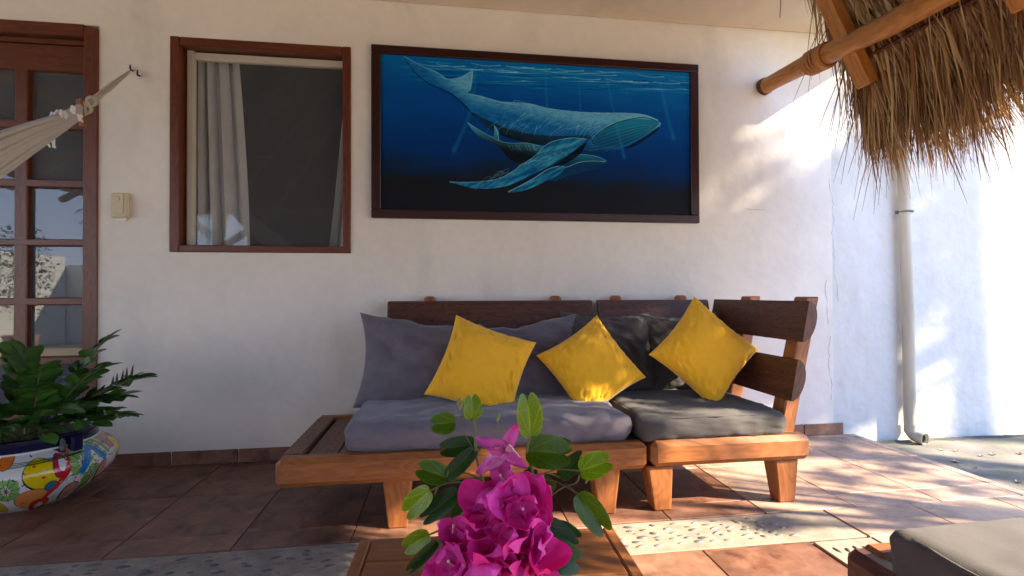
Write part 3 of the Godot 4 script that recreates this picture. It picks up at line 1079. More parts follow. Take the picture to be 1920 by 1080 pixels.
func trees() -> void:
	# near shrub tree: dapples on floor, seat and pillow
	var nb := []
	for e in [[Vector3(2.27, 0, 0.62), 0.17], [Vector3(2.4, 0, 0.93), 0.15], [Vector3(1.9, 0, 0.69), 0.10], [Vector3(2.25, 0, 0.28), 0.08], [Vector3(1.28, 0, 1.07), 0.09], [Vector3(1.8, 0, 1.08), 0.06], [Vector3(2.75, -0.06, 0.35), 0.2], [Vector3(3.0, -0.06, 0.75), 0.2],
			[Vector3(1.1, 0.4, 0.75), 0.12], [Vector3(0.95, 0.4, 0.5), 0.12], [Vector3(1.38, 0.4, 0.85), 0.08], [Vector3(1.2, 0.7, 0.55), 0.12], [Vector3(1.55, 0.75, 0.8), 0.18], [Vector3(1.6, 0.6, 0.4), 0.14],
			[Vector3(0.80, 0.58, 0.55), 0.16], [Vector3(0.68, 0.47, 0.6), 0.16], [Vector3(0.72, 0.40, 0.85), 0.16], [Vector3(0.45, 0.40, 0.80), 0.17], [Vector3(0.25, 0.42, 0.65), 0.17], [Vector3(0.45, 0.25, 0.95), 0.12], [Vector3(0.7, 0.25, 0.95), 0.09], [Vector3(1.0, 0.66, 0.35), 0.16], [Vector3(1.28, 0.66, 0.35), 0.15], [Vector3(0.05, 0.35, 0.9), 0.16], [Vector3(1.1, 0.5, 0.35), 0.13]]:
		var r: float = e[1]
		var q: Vector3 = sunward(e[0], 6.2 + rng.randf_range(-0.6, 0.6))
		for k in (1 if e[0].y < 0.1 else 2): nb.append([q, Vector3(r, r * 0.8, r)])
	tree("slender young tree standing in the yard right of the terrace", Vector3(6.8, -0.08, 3.4), nb, 2700, 0.07)
	# far tree: soft shade over the middle of the wall
	var fb := []
	for e in [[1.35, 0.35, 0.42], [1.8, 0.3, 0.4], [2.3, 0.35, 0.42], [2.7, 0.5, 0.34], [1.35, 0.9, 0.42], [1.85, 0.85, 0.42], [2.35, 0.95, 0.4], [2.75, 1.15, 0.32], [1.25, 1.35, 0.36], [2.05, 1.22, 0.30], [2.5, 1.50, 0.28], [2.55, 0.1, 0.3], [2.75, 0.75, 0.26], [0.5, 1.75, 0.3], [1.0, 1.85, 0.3], [1.33, 1.72, 0.28], [0.3, 1.45, 0.32], [0.75, 1.5, 0.3], [1.32, 1.02, 0.3], [1.6, 0.75, 0.32], [0.9, 1.7, 0.4], [1.35, 1.85, 0.26], [2.8, 1.75, 0.22], [0.6, 1.2, 0.4]]:
		var r: float = e[2]
		fb.append([sunward(Vector3(e[0], e[1], 0), 12.0 + rng.randf_range(-0.8, 0.8)), Vector3(r, r, r)])
	tree("broad crowned tree beyond the yard right of the terrace", Vector3(11.5, -0.08, 4.6), fb, 4200, 0.13)
	# palms: one right, two behind the court wall
	for e in [[sunward(Vector3(3.75, 0.2, 0), 19.0), sunward(Vector3(3.45, 2.6, 0), 19.6), "tall leaning palm far right of the terrace"], [Vector3(-6.5, 0, 13.0), Vector3(-6.0, 4.6, 12.6), "palm behind the low court wall, the taller of two"], [Vector3(-9.5, 0, 15.0), Vector3(-9.2, 3.6, 15.0), "palm behind the low court wall, the shorter of two"]]:
		var foot: Vector3 = e[0]
		var top: Vector3 = e[1]
		foot = Vector3(foot.x - (top.x - foot.x) * 1.2, -0.08, foot.z)
		var o := thing("palm", e[2], "palm", foot, "")
		var b := MB.new()
		b.tube([Vector3.ZERO, (top - foot) * 0.5 + Vector3(0.1, 0, 0), top - foot], [0.17, 0.13, 0.11], 12, true, Vector2(1, 1))
		obj("trunk", b, M.brown, o)
		for k in 15:
			var a := TAU * k / 15.0 + rng.randf() * 0.2
			var f := MB.new()
			var rise := rng.randf_range(-0.1, 0.9)
			var q := top - foot
			var dir := Vector3(cos(a), rise, sin(a)).normalized()
			var rib := [q]
			for j in 9:
				q += dir * 0.24
				dir = (dir + Vector3(0, -0.13, 0)).normalized()
				rib.append(q)
			f.col = Color(0.06, 0.11, 0.03)
			f.tube(rib, [0.02, 0.006], 5, false)
			for j in range(1, 10):
				for g in 4:
					for sg in [-1.0, 1.0]:
						var pq: Vector3 = rib[j - 1].lerp(rib[j], g / 4.0)
						var sd: Vector3 = dir.cross(Vector3.UP).normalized() * sg
						var g2 := rng.randf()
						f.col = Color(0.04 + 0.03 * g2, 0.09 + 0.04 * g2, 0.02)
						strip(f, pq, (sd + dir * 0.5 + Vector3(0, -0.3, 0)).normalized(), dir, 0.55 * sin(PI * (0.15 + 0.8 * j / 10.0)), 0.035, 0.12, 0.0)
			obj("frond", f, M.leaf, o)

# ---------- sofa of two benches ----------
func beam(called: String, ctr: Vector3, size: Vector3, bev: float, m: Material, parent: Node, bend = null) -> MeshInstance3D:
	var b := MB.new()
	b.box(ctr, size, bev, rv2(), bend)
	return obj(called, b, m, parent)

func taper_leg(parent: Node, x: float, z: float, dx0: float, dx1: float, top := 0.19) -> void:
	beam("leg", Vector3(x, top * 0.5, z), Vector3(0.10, top - 0.001, 0.085), 0.006, M.orange, parent, func(p):
		var f: float = p.y / top
		return Vector3(x + (p.x - x) * lerpf(0.72, 1.12, f) + lerpf(dx0, dx1, f), p.y, z + (p.z - z) * lerpf(0.8, 1.1, f)))

func sofa() -> void:
	var round_front := func(p): return p
	# left bench
	var a := thing("bench", "long low wooden sofa bench with bare deck at its left end, grey cushions on it", "bench", Vector3(0.112, 0, 0.6))
	var L := -0.604 - 0.112
	var R := 0.829 - 0.112
	beam("front_beam", Vector3((L + R) / 2, 0.240, 0.318), Vector3(R - L, 0.108, 0.075), 0.02, M.orange, a)
	beam("back_beam", Vector3((L + R) / 2, 0.238, -0.335), Vector3(R - L, 0.104, 0.06), 0.012, M.orange, a)
	beam("side_beam", Vector3(L + 0.042, 0.2455, -0.0125), Vector3(0.08, 0.09, 0.582), 0.006, M.deck, a)
	beam("side_beam", Vector3(R - 0.042, 0.2355, -0.0125), Vector3(0.08, 0.09, 0.582), 0.006, M.deck, a)
	for k in 11:
		beam("deck_board", Vector3(L + 0.148 + k * 0.1163, 0.2665, -0.0125), Vector3(0.112, 0.024, 0.582), 0.003, M.deck, a)
	taper_leg(a, -0.175 + 0.01 - 0.112, 0.285, 0.0, 0.0)
	taper_leg(a, 0.665 - 0.112, 0.285, 0.0, 0.0)
	taper_leg(a, -0.175 + 0.01 - 0.112, -0.30, 0.0, 0.0)
	taper_leg(a, 0.665 - 0.112, -0.30, 0.0, 0.0)
	back_rest(a, Vector3(0.286 - 0.112, 0.771, -0.48), 1.143, [-0.40 + 0.055, 0.378 - 0.01])
	# right bench with the arm at its end
	var c := thing("bench", "short wooden sofa bench with slatted arm at its right end, dark cushions on it", "bench", Vector3(1.2, 0, 0.6))
	L = 0.846 - 1.2
	R = 1.556 - 1.2
	beam("front_beam", Vector3((L + R) / 2, 0.243, 0.318), Vector3(R - L, 0.106, 0.08), 0.022, M.orange, c)
	beam("back_beam", Vector3((L + R) / 2, 0.238, -0.335), Vector3(R - L, 0.104, 0.06), 0.012, M.orange, c)
	beam("side_beam", Vector3(L + 0.042, 0.2375, -0.0145), Vector3(0.08, 0.09, 0.578), 0.006, M.deck, c)
	beam("side_beam", Vector3(R - 0.042, 0.2375, -0.0145), Vector3(0.08, 0.09, 0.578), 0.006, M.orange, c)
	for k in 5:
		beam("deck_board", Vector3(L + 0.143 + k * 0.1085, 0.2665, -0.0145), Vector3(0.104, 0.024, 0.578), 0.003, M.deck, c)
	taper_leg(c, 0.895 - 1.2, 0.285, 0.012, -0.005)
	taper_leg(c, 1.468 - 1.2, 0.285, 0.0, -0.01)
	taper_leg(c, 0.895 - 1.2, -0.30, 0.0, 0.0)
	taper_leg(c, 1.468 - 1.2, -0.30, 0.0, 0.0)
	back_rest(c, Vector3(1.228 - 1.2, 0.771, -0.48), 0.675, [-0.215, 0.19])
	# arm: two posts lean out and carry two D-shaped planks
	for z in [-0.22, 0.20]:
		beam("arm_post", Vector3(0.36, 0.56, z), Vector3(0.072, 0.64, 0.085), 0.006, M.orange, c, func(p):
			var f: float = (p.y - 0.24) / 0.64
			return Vector3(0.317 + (p.x - 0.36) * (1.0 - 0.12 * f) + 0.112 * f + 0.03 * f * f, p.y, p.z))
	for e in [[0.772, 0.178, 0.375], [0.517, 0.178, 0.318]]:
		var yc: float = e[0]
		var hh: float = e[1]
		var prof := []
		for k in 13:
			var f := k / 12.0 * 2.0 - 1.0
			prof.append(Vector2(0.052 * sqrt(maxf(0.0, 1.0 - f * f * 0.96)), f * hh * 0.5))
		var lean := 0.19
		var x0: float = e[2]
		var b := MB.new()
		var zf := 0.302
		var zb := -0.475
		var ring := func(z): return prof.map(func(q): return Vector3(x0 + q.x + lean * q.y, yc + q.y, z)) + [Vector3(x0 + lean * hh * 0.5, yc + hh * 0.5, z), Vector3(x0 - lean * hh * 0.5, yc - hh * 0.5, z)]
		var uo := rv2()
		b.grid(1, 12, func(u: float, w: float):
			var q: Vector2 = prof[roundi(w * 12)]
			return Vector3(x0 + q.x + lean * q.y, yc + q.y, lerpf(zf, zb, u)), true, null, Vector2(0.4, 0.6), uo)
		b.poly([Vector3(x0 + lean * hh * 0.5, yc + hh * 0.5, zf), Vector3(x0 + lean * hh * 0.5, yc + hh * 0.5, zb), Vector3(x0 - lean * hh * 0.5, yc - hh * 0.5, zb), Vector3(x0 - lean * hh * 0.5, yc - hh * 0.5, zf)], Vector3(x0 + 0.05, yc, 0), [uo, uo + Vector2(0.4, 0), uo + Vector2(0.4, 0.5), uo + Vector2(0, 0.5)])
		for z in [zf, zb]:
			var o: Array = []
			for q in prof: o.append(Vector3(x0 + q.x + lean * q.y, yc + q.y, z))
			o.append(Vector3(x0 + lean * hh * 0.5, yc + hh * 0.5, z)); o.insert(0, Vector3(x0 - lean * hh * 0.5, yc - hh * 0.5, z))
			var uv := []
			for q in o: uv.append(Vector2(q.y * 0.5 + 0.3, q.x * 2.0))
			b.poly(o, Vector3(x0, yc, 0), uv)
		obj("arm_plank", b, M.brown, c)
	cushions()

func back_rest(o: Node3D, ctr: Vector3, w: float, posts: Array) -> void:
	for e in [[0.0, 0.176, 0.0], [-0.26, 0.176, 0.055]]:
		beam("back_plank", ctr + Vector3(0, e[0], e[2]), Vector3(w, e[1], 0.042), 0.006, M.brown, o, func(p): return p + Vector3(0, 0, -0.25 * (p.y - ctr.y - e[0]) - 0.04 * pow((p.y - ctr.y - e[0]) / 0.09, 2.0) * 0.3))
	for x in posts:
		beam("back_post", Vector3(ctr.x + x, 0.56, 0), Vector3(0.062, 0.65, 0.055), 0.012, M.orange, o, func(p):
			var f: float = (p.y - 0.235) / 0.65
			return Vector3(p.x, p.y, p.z + lerpf(-0.365, ctr.z - 0.072, f)))

func placed(m: MB, called: String, material: Material, label: String, category: String, xf: Transform3D, group := "") -> MeshInstance3D:
	var o := obj(called, m, material)
	o.transform = xf
	tag(o, label, category, group)
	return o

func face(ctr: Vector3, right: Vector3, up: Vector3) -> Transform3D:
	var x := right.normalized()
	var z := x.cross(up).normalized()
	return Transform3D(Basis(x, z.cross(x), z), ctr)

# stitched seam round the upper and lower edge of a box cushion
func seam(parent: Node3D, size: Vector3, r: float, material: Material, dip: float) -> void:
	for sy in [1.0, -1.0]:
		var b := MB.new()
		var h := size * 0.5
		var pts := []
		var e := r * 0.29
		for k in 49:
			var a := TAU * k / 48.0
			var c := cos(a)
			var s := sin(a)
			var p := Vector3(signf(c) * pow(absf(c), 0.28) * (h.x - e), 0, signf(s) * pow(absf(s), 0.28) * (h.z - e))
			p.y = sy * (h.y - e + dip * sin(k * 1.7))
			pts.append(p)
		b.tube(pts, [0.0042], 6, false)
		obj("seam", b, material, parent)

func zip(parent: Node3D, p: Vector3, d: Vector3) -> void:
	var b := MB.new()
	b.tube([p, p + d * 0.018], [0.0022], 5)
	obj("zip_pull", b, M.white, parent)

func cushions() -> void:
	var n1 := noise(201, 0.09, 3)
	var n2 := noise(207, 0.16, 3)
	var b := MB.new()
	b.cushion(Vector3(1.155, 0.118, 0.60), 0.045, Vector3(0.0, 0.012, 0.006), n1, 0.016, 26)
	placed(b, "seat_cushion", M.velvet, "long mauve-grey velvet seat cushion on the left bench", "cushion", Transform3D(Basis(), Vector3(0.208, 0.341, 0.612)))
	b = MB.new()
	b.cushion(Vector3(0.665, 0.112, 0.62), 0.04, Vector3(0.0, 0.008, 0.004), n2, 0.010, 24)
	var rs := placed(b, "seat_cushion", M.canvas_dark, "dark grey seat cushion with dappled sun on the right bench", "cushion", Transform3D(Basis(), Vector3(1.136, 0.338, 0.63)))
	seam(rs, Vector3(0.665, 0.112, 0.62), 0.04, M.canvas_dark, 0.001)
	# long back cushion
	b = MB.new()
	b.pillow(1.13, 0.48, 0.21, n1, 0.075, 44, 0.062)
	placed(b, "back_cushion", M.velvet, "long slate-grey velvet back cushion behind the two left yellow pillows", "cushion", face(Vector3(0.155, 0.575, 0.345), Vector3(1, -0.015, 0.0), Vector3(0, 1, -0.40)))
	b = MB.new()
	b.pillow(0.50, 0.45, 0.18, n2, 0.06, 30, 0.02)
	placed(b, "back_cushion", M.canvas_dark, "charcoal back cushion behind the middle yellow pillow's right side", "cushion", face(Vector3(0.885, 0.585, 0.30), Vector3(1, -0.03, 0.02), Vector3(0.0, 1, -0.36)))
	b = MB.new()
	b.pillow(0.47, 0.44, 0.16, n2, 0.06, 30, 0.02)
	placed(b, "back_cushion", M.canvas_dark, "charcoal back cushion half hidden behind the rightmost yellow pillow", "cushion", face(Vector3(1.315, 0.583, 0.315), Vector3(1, 0.02, 0.03), Vector3(0.02, 1, -0.36)))
	# yellow pillows standing on a corner
	for e in [
		[Vector3(0.190, 0.556, 0.555), 0.395, Vector3(0.106, 0.789, 0.425), Vector3(0.283, 0.375, 0.62), Vector3(-0.081, 0.454, 0.576), Vector3(0.449, 0.621, 0.5), "yellow velvet pillow on a corner, leftmost of three, on the long grey cushion"],
		[Vector3(0.720, 0.545, 0.535), 0.372, Vector3(0.791, 0.744, 0.425), Vector3(0.650, 0.354, 0.60), Vector3(0.454, 0.627, 0.478), Vector3(0.984, 0.452, 0.557), "yellow velvet pillow on a corner, middle of three, where the benches meet"],
		[Vector3(1.268, 0.612, 0.60), 0.385, Vector3(1.27, 0.85, 0.52), Vector3(1.255, 0.38, 0.67), Vector3(0.995, 0.616, 0.58), Vector3(1.55, 0.595, 0.60), "yellow velvet pillow with sun patches, rightmost of three, by the arm"]]:
		b = MB.new()
		b.pillow(e[1] * 1.04, e[1] * 1.04, 0.165, n2, 0.10, 40)
		var up: Vector3 = (e[2] + e[5] - e[4] - e[3])
		var right: Vector3 = (e[5] + e[3] - e[2] - e[4])
		var o := placed(b, "pillow", M.yellow, e[6], "pillow", face(e[0], right, up), "yellow pillows on the sofa")
		zip(o, Vector3(-e[1] * 0.47, -e[1] * 0.45, 0), Vector3(-0.1, -1, 0.3))

# ---------- hung on the wall ----------
func wall_things() -> void:
	# painting
	var p := thing("painting", "wide dark-framed painting of a blue whale and calf under water", "painting", Vector3(0.5875, 1.322, 0))
	var W := 1.937
	var H := 0.966
	beam("frame_rail", Vector3(0, 0.024, 0.017), Vector3(W, 0.048, 0.034), 0.004, M.frame, p)
	beam("frame_rail", Vector3(0, H - 0.024, 0.017), Vector3(W, 0.048, 0.034), 0.004, M.frame, p)
	beam("frame_rail", Vector3(-W / 2 + 0.026, H / 2, 0.0165), Vector3(0.052, H - 0.097, 0.033), 0.004, M.frame, p)
	beam("frame_rail", Vector3(W / 2 - 0.026, H / 2, 0.0165), Vector3(0.052, H - 0.097, 0.033), 0.004, M.frame, p)
	var cv := MB.new()
	var x := W / 2 - 0.0525
	cv.poly([Vector3(-x, 0.0485, 0.018), Vector3(x, 0.0485, 0.018), Vector3(x, H - 0.0485, 0.018), Vector3(-x, H - 0.0485, 0.018)], Vector3(0, 0.5, -1), [Vector2(0, 1), Vector2(1, 1), Vector2(1, 0), Vector2(0, 0)])
	var cm := mat(Color(1, 1, 1), 0.45, whales())
	cm.metallic_specular = 0.2
	obj("canvas", cv, cm, p)
	# hammock eye hooks and the hammock's end
	for e in [[Vector3(-1.572, 2.053, 0.0), "black iron eye hook in the wall, the lower right of two at the hammock rope"], [Vector3(-1.606, 2.079, 0.0), "black iron eye hook in the wall, the upper left of two, holding the hammock rope"]]:
		var hk := MB.new()
		var pts := []
		pts.append(Vector3(0, 0, -0.02)); pts.append(Vector3(0, 0, 0.016))
		for k in 12: pts.append(Vector3(0.006 * sin(TAU * k / 11.0), 0.010 - 0.010 * cos(TAU * k / 11.0), 0.022 + 0.010 * sin(TAU * k / 11.0)))
		hk.tube(pts, [0.0036], 7)
		hk.lathe([Vector2(0.0, 0.004), Vector2(0.010, 0.003), Vector2(0.013, 0.0)], 12)
		var o := obj("eye_hook", hk, M.iron)
		o.position = e[0]
		tag(o, e[1], "hook", "hooks by the door")
	var hm := thing("hammock", "natural cotton hammock end, its gathered cords tied to the wall by the door", "hammock", Vector3(-1.606, 2.06, 0.036))
	var org := hm.position
	var knot := at(172, 190, 2.33)
	var fan0 := at(158, 203, 2.24)
	var rp := MB.new()
	for k in 5:
		var off := Vector3(0.006 * cos(k * 1.3), 0.006 * sin(k * 1.3), 0)
		rp.tube([Vector3(0.004, 0, 0), (knot - org) * 0.5 + off * 1.4, knot - org + off], [0.006, 0.0075, 0.008], 6, true)
	obj("rope", rp, M.rope, hm)
	for e in [[knot, 0.019, 4], [fan0, 0.024, 3]]:
		for k in int(e[2]):
			var kb := MB.new()
			var dirv := (fan0 - knot).normalized()
			var sd: Vector3 = dirv.cross(Vector3.UP).normalized()
			var upv := sd.cross(dirv)
			var ring := []
			for j in 15:
				var a := TAU * j / 14.0
				ring.append(e[0] - org + (sd * cos(a) + upv * sin(a)) * e[1] * (0.9 + 0.1 * sin(k * 2.0)) + dirv * (0.009 * (k - e[2] * 0.5) + 0.008 * sin(a + k)))
			kb.tube(ring, [0.0065], 6, false)
			obj("knot", kb, M.rope, hm)
	var tg := MB.new()
	tg.X = Transform3D(Basis(Vector3.BACK, 0.12), at(152, 212, 2.20) - org)
	tg.box(Vector3.ZERO, Vector3(0.024, 0.125, 0.016), 0.004, rv2())
	obj("toggle", tg, M.orange, hm)
	for k in 30:
		var f := k / 29.0
		var b := MB.new()
		var lay := sin(k * 2.4) * 0.5
		var e1 := at(60, 232 + f * 52 + 6 * lay, 1.78 + 0.05 * lay)
		var e2 := at(-90, 262 + f * 112 + 9 * lay, 1.30 + 0.06 * lay)
		var st := fan0 + Vector3(0, (0.5 - f) * 0.04, 0.02 * lay)
		b.tube([st - org, st.lerp(e1, 0.5) + Vector3(0, -0.008, 0) - org, e1 - org, e1.lerp(e2, 0.5) - org + Vector3(0, -0.012, 0), e2 - org], [0.0075, 0.0075, 0.0085, 0.0085, 0.009], 6, true, Vector2(8, 1))
		obj("cord", b, M.rope, hm)
	for e in [[98, 262, 14], [150, 222, 6], [118, 213, 8], [100, 217, 8], [133, 205, 7]]:
		var b := MB.new()
		var c := at(e[0], e[1], 1.98) - org
		for k in 4:
			var q := c + Vector3(rng.randfn(0, 0.006), 0, rng.randfn(0, 0.006))
			b.tube([q + Vector3(0, 0.012, 0), q + Vector3(0.009 * sin(k * 2.0), -0.004, 0.005), q + Vector3(0.004, -0.0022 * e[2], 0)], [0.005, 0.006, 0.003], 6)
		obj("tassel", b, M.white, hm)
	# beige box between door and window
	var w := thing("wall_box", "small beige plastic box screwed to the wall between door and window", "wall box", Vector3(-1.655, 1.36, 0))
	beam("shell", Vector3(0, 0.005, 0.011), Vector3(0.082, 0.132, 0.022), 0.006, M.beige, w)
	beam("cover", Vector3(-0.006, 0.012, 0.0255), Vector3(0.058, 0.100, 0.006), 0.003, M.beige, w)
	beam("side_rib", Vector3(0.033, -0.01, 0.027), Vector3(0.014, 0.088, 0.009), 0.003, M.beige, w)
	var kn := MB.new()
	kn.X = Transform3D(Basis(Vector3.RIGHT, PI / 2), Vector3(-0.006, 0.038, 0.0285))
	kn.lathe([Vector2(0.013, 0), Vector2(0.013, 0.003), Vector2(0.010, 0.0045), Vector2(0.0, 0.0045)], 16)
	obj("button", kn, M.beige, w)
	beam("tab", Vector3(0.002, -0.068, 0.006), Vector3(0.05, 0.016, 0.010), 0.002, M.white, w)
	# wire end hanging from the ceiling edge
	var wi := MB.new()
	wi.tube([Vector3(1.83, 2.55, 0.40), Vector3(1.834, 2.47, 0.402), Vector3(1.83, 2.395, 0.399)], [0.002], 5)
	tag(obj("hanging_wire", wi, M.iron), "thin dark wire end hanging from the ceiling left of the thatch", "wire")
	# curtains inside the window
	for e in [[-1.368, -1.156, -1.36, -1.09, 2.232, 1.08, 3.6, "grey curtain with deep folds behind the window's left half", 0.0], [-0.545, -0.42, -0.668, -0.42, 2.232, 1.08, 3.0, "narrow grey curtain edge behind the window's right side", 0.0]]:
		var b := MB.new()
		var folds: float = e[6]
		var bow: float = e[8]
		b.grid(90, 24, func(u: float, v: float):
			var y: float = lerpf(e[5], e[4], v)
			var l: float = lerpf(e[2], e[0], pow(v, 0.8)) + bow * sin(v * PI * 0.9) * 0.9
			var r: float = lerpf(e[3], e[1], pow(v, 1.4))
			var ph: float = u * folds * TAU + 0.5 * sin(v * 2.0) + 0.9 * sin(u * 5.0)
			return Vector3(lerpf(l, r, u) + 0.008 * sin(ph * 2.0 + 1.0), y, -0.19 + (0.038 - 0.016 * v) * sin(ph) + 0.008 * sin(ph * 2.3 + v)))
		tag(obj("curtain", b, M.curtain), e[7], "curtain", "curtains inside the window")

# the picture on the canvas: u right, v down
func whales() -> ImageTexture:
	var W := 1024
	var H := 512
	var P := Paint.new(W, H, Color(0, 0, 0))
	var n := noise(301, 0.006, 4)
	var top := Color(0.03, 0.41, 0.73)
	var mid := Color(0.010, 0.25, 0.57)
	var low := Color(0.012, 0.17, 0.42)
	var bot := Color(0.085, 0.10, 0.125)
	for y in H:
		for x in W:
			var v := float(y) / H + n.get_noise_2d(x * 0.6, y * 2.0) * 0.07 + 0.05 * sin(x * 0.004 + 1.0)
			var c := top.lerp(mid, smoothstep(0.0, 0.32, v)) if v < 0.32 else mid.lerp(low, smoothstep(0.32, 0.62, v))
			var left := clampf(1.0 - x / 420.0, 0.0, 1.0)
			c = c.lerp(Color(0.0, 0.30, 0.55), left * 0.35 * (1.0 - v))
			c = c.lerp(bot, smoothstep(0.60, 0.86, v + 0.05 * (x / float(W) - 0.5)))
			P.put(x, y, c, 1.0)
	# canvas corners as read off the photograph, to place the drawing
	var q := func(x: float, y: float) -> Vector2:
		var u := (x - 95.0) / 1652.0
		var t := lerpf(120.0, 212.0, u)
		var bt := lerpf(945.0, 968.0, u)
		return Vector2(u * W, (y - t) / (bt - t) * H)
	var qs := func(a: Array) -> Array:
		var o := []
		for k in range(0, a.size(), 2): o.append(q.call(a[k], a[k + 1]))
		return o
	var smooth_ring := func(a: Array) -> PackedVector2Array:
		var o := PackedVector2Array()
		for k in a.size():
			for s in 5:
				o.append(a[k].cubic_interpolate(a[(k + 1) % a.size()], a[(k - 1 + a.size()) % a.size()], a[(k + 2) % a.size()], s / 5.0))
		return o
	var r := RandomNumberGenerator.new()
	r.seed = 9
	# rippled surface
	for k in 90:
		var y := 150.0 + pow(r.randf(), 1.4) * 110.0
		var x := r.randf_range(260, 1740)
		y += (x - 200) * 0.05
		var l := r.randf_range(40, 190)
		var c := Color(0.10, 0.55, 0.76) if r.randf() < 0.6 else (Color(0.42, 0.78, 0.90) if r.randf() < 0.45 else Color(0.01, 0.20, 0.40))
		var y1 := y + r.randf_range(-2, 5)
		var y2 := y + r.randf_range(2, 9)
		P.brush(qs.call([x - l, y, x - l * 0.5, y1, x, y + 3]), 0.3, 2.6, c, 0.30, 0.9)
		P.brush(qs.call([x, y + 3, x + l * 0.5, y2, x + l, y + 8]), 2.6, 0.3, c, 0.30, 0.9)
	for k in 16:
		var x := 280.0 + k * 90.0
		var y := 140.0 + (x - 200) * 0.062 + r.randf_range(0, 40)
		P.brush(qs.call([x, y, x + 70, y + 14, x + 150, y + 12]), 0.8, 1.6, Color(0.55, 0.85, 0.93), 0.5, 0.9)
	var body := Color(0.04, 0.37, 0.66)
	var hi := Color(0.50, 0.82, 0.88)
	var deep := Color(0.045, 0.075, 0.11)
	var fur := noise(307, 0.03, 3)
	# adult: tail, back, jaw
	var adult: Array = qs.call([205, 128, 300, 180, 380, 215, 430, 248, 500, 235, 557, 206, 548, 300, 535, 322, 600, 338, 700, 366, 790, 372, 860, 378, 960, 402, 1100, 418, 1250, 424, 1390, 425, 1500, 437, 1578, 478, 1545, 520, 1450, 580, 1370, 612, 1250, 635, 1110, 630, 990, 600, 880, 590, 780, 572, 690, 540, 610, 488, 555, 430, 510, 380, 455, 330, 390, 296, 320, 262, 250, 195])
	P.fill(smooth_ring.call(adult), func(x, y):
		# light from above: the back pale, the belly dark
		var u := float(x) / W
		var lowline := 0.395 + 0.13 * smoothstep(0.28, 0.7, u) - 0.30 * smoothstep(0.32, 0.05, u)
		var f := clampf((float(y) / H - (lowline - 0.16)) / 0.26, 0.0, 1.0)
		var c := Color(0.32, 0.66, 0.84).lerp(body, minf(1.0, f * 2.6)) if f < 0.5 else body.lerp(deep, smoothstep(0.55, 1.05, f))
		return c.lightened(clampf(fur.get_noise_2d(x, y * 2.0) * 0.10, 0, 1)).darkened(clampf(-fur.get_noise_2d(x, y * 2.0) * 0.22, 0, 1)))
	# belly shade
	P.fill(smooth_ring.call(qs.call([552, 425, 640, 470, 760, 520, 900, 545, 1060, 548, 1180, 545, 1160, 575, 1000, 600, 860, 590, 760, 568, 680, 535, 600, 480])), func(x, y): return Color(0.06, 0.085, 0.12), 0.6)
	# grooved throat
	P.fill(smooth_ring.call(qs.call([1212, 556, 1260, 515, 1320, 482, 1400, 462, 1490, 458, 1572, 478, 1500, 535, 1420, 575, 1350, 600, 1260, 606, 1190, 590])), func(x, y): return Color(0.08, 0.46, 0.62).lerp(Color(0.03, 0.27, 0.44), clampf((y - 190) / 70.0, 0, 1)))
	for k in 9:
		var o := k * 8.0
		P.brush(qs.call([1205 - o * 0.5, 568 + o * 0.9, 1300, 530 + o * 1.15, 1420, 500 + o * 0.95, 1530, 490 + o * 0.35]), 0.8, 1.1, Color(0.03, 0.22, 0.36) if k % 2 else Color(0.30, 0.66, 0.78), 0.3, 0.9)
	P.brush(qs.call([1190, 572, 1215, 545, 1260, 512, 1330, 478, 1410, 458, 1490, 450, 1575, 474]), 1.6, 1.2, Color(0.03, 0.12, 0.2), 0.9, 0.7)
	P.brush(qs.call([1192, 566, 1216, 538, 1262, 505, 1332, 471, 1410, 450, 1490, 443, 1565, 462]), 0.9, 0.8, Color(0.5, 0.8, 0.72), 0.7, 0.8)
	P.fill(smooth_ring.call(qs.call([1565, 500, 1490, 550, 1410, 592, 1365, 614, 1420, 606, 1500, 560, 1555, 520])), func(_x, _y): return Color(0.05, 0.07, 0.10), 0.85)
	# contour lights and dark keel of the tail
	P.brush(qs.call([207, 130, 300, 182, 380, 217, 430, 250, 500, 237, 556, 208]), 0.9, 0.7, hi, 0.6, 0.9)
	P.brush(qs.call([556, 208, 550, 260, 545, 305]), 1.2, 1.0, hi, 0.6, 0.7)
	P.brush(qs.call([545, 328, 610, 345, 700, 370, 770, 382, 775, 362, 860, 380, 960, 404, 1100, 421, 1250, 428, 1390, 428, 1500, 441, 1574, 476]), 0.9, 0.7, hi, 0.6, 0.9)
	P.brush(qs.call([210, 135, 255, 205, 325, 270, 400, 305, 460, 340, 515, 390, 560, 440]), 1.2, 2.5, deep, 0.6, 0.9)
	for k in 64:
		var x := r.randf_range(680, 1260)
		var y := 392.0 + (x - 640) * 0.07 + r.randf_range(0, 95)
		var dx := -r.randf_range(15, 75)
		var dy := r.randf_range(18, 62)
		P.brush(qs.call([x, y, x + dx * 0.35, y + dy * 0.25, x + dx * 0.75, y + dy * 0.6, x + dx, y + dy]), 0.9, 0.35, Color(0.55, 0.86, 0.90), r.randf_range(0.25, 0.6), 0.9)
	# calf
	P.fill(smooth_ring.call(qs.call([530, 480, 590, 520, 650, 552, 668, 545, 668, 496, 690, 525, 698, 570, 760, 588, 835, 586, 905, 600, 960, 610, 900, 680, 790, 695, 730, 655, 690, 610, 600, 562, 555, 520])), func(x, y):
		return Color(0.20, 0.58, 0.74).lerp(deep, smoothstep(0.0, 1.0, clampf((y - 212.0 - (x - 260) * 0.20) / 70.0, 0, 1))))
	P.brush(qs.call([530, 482, 590, 520, 660, 560, 705, 582, 765, 590, 835, 588, 905, 603]), 0.9, 0.7, hi, 0.65, 0.9)
	P.brush(qs.call([690, 575, 684, 530, 668, 498]), 1.0, 1.0, hi, 0.8, 0.8)
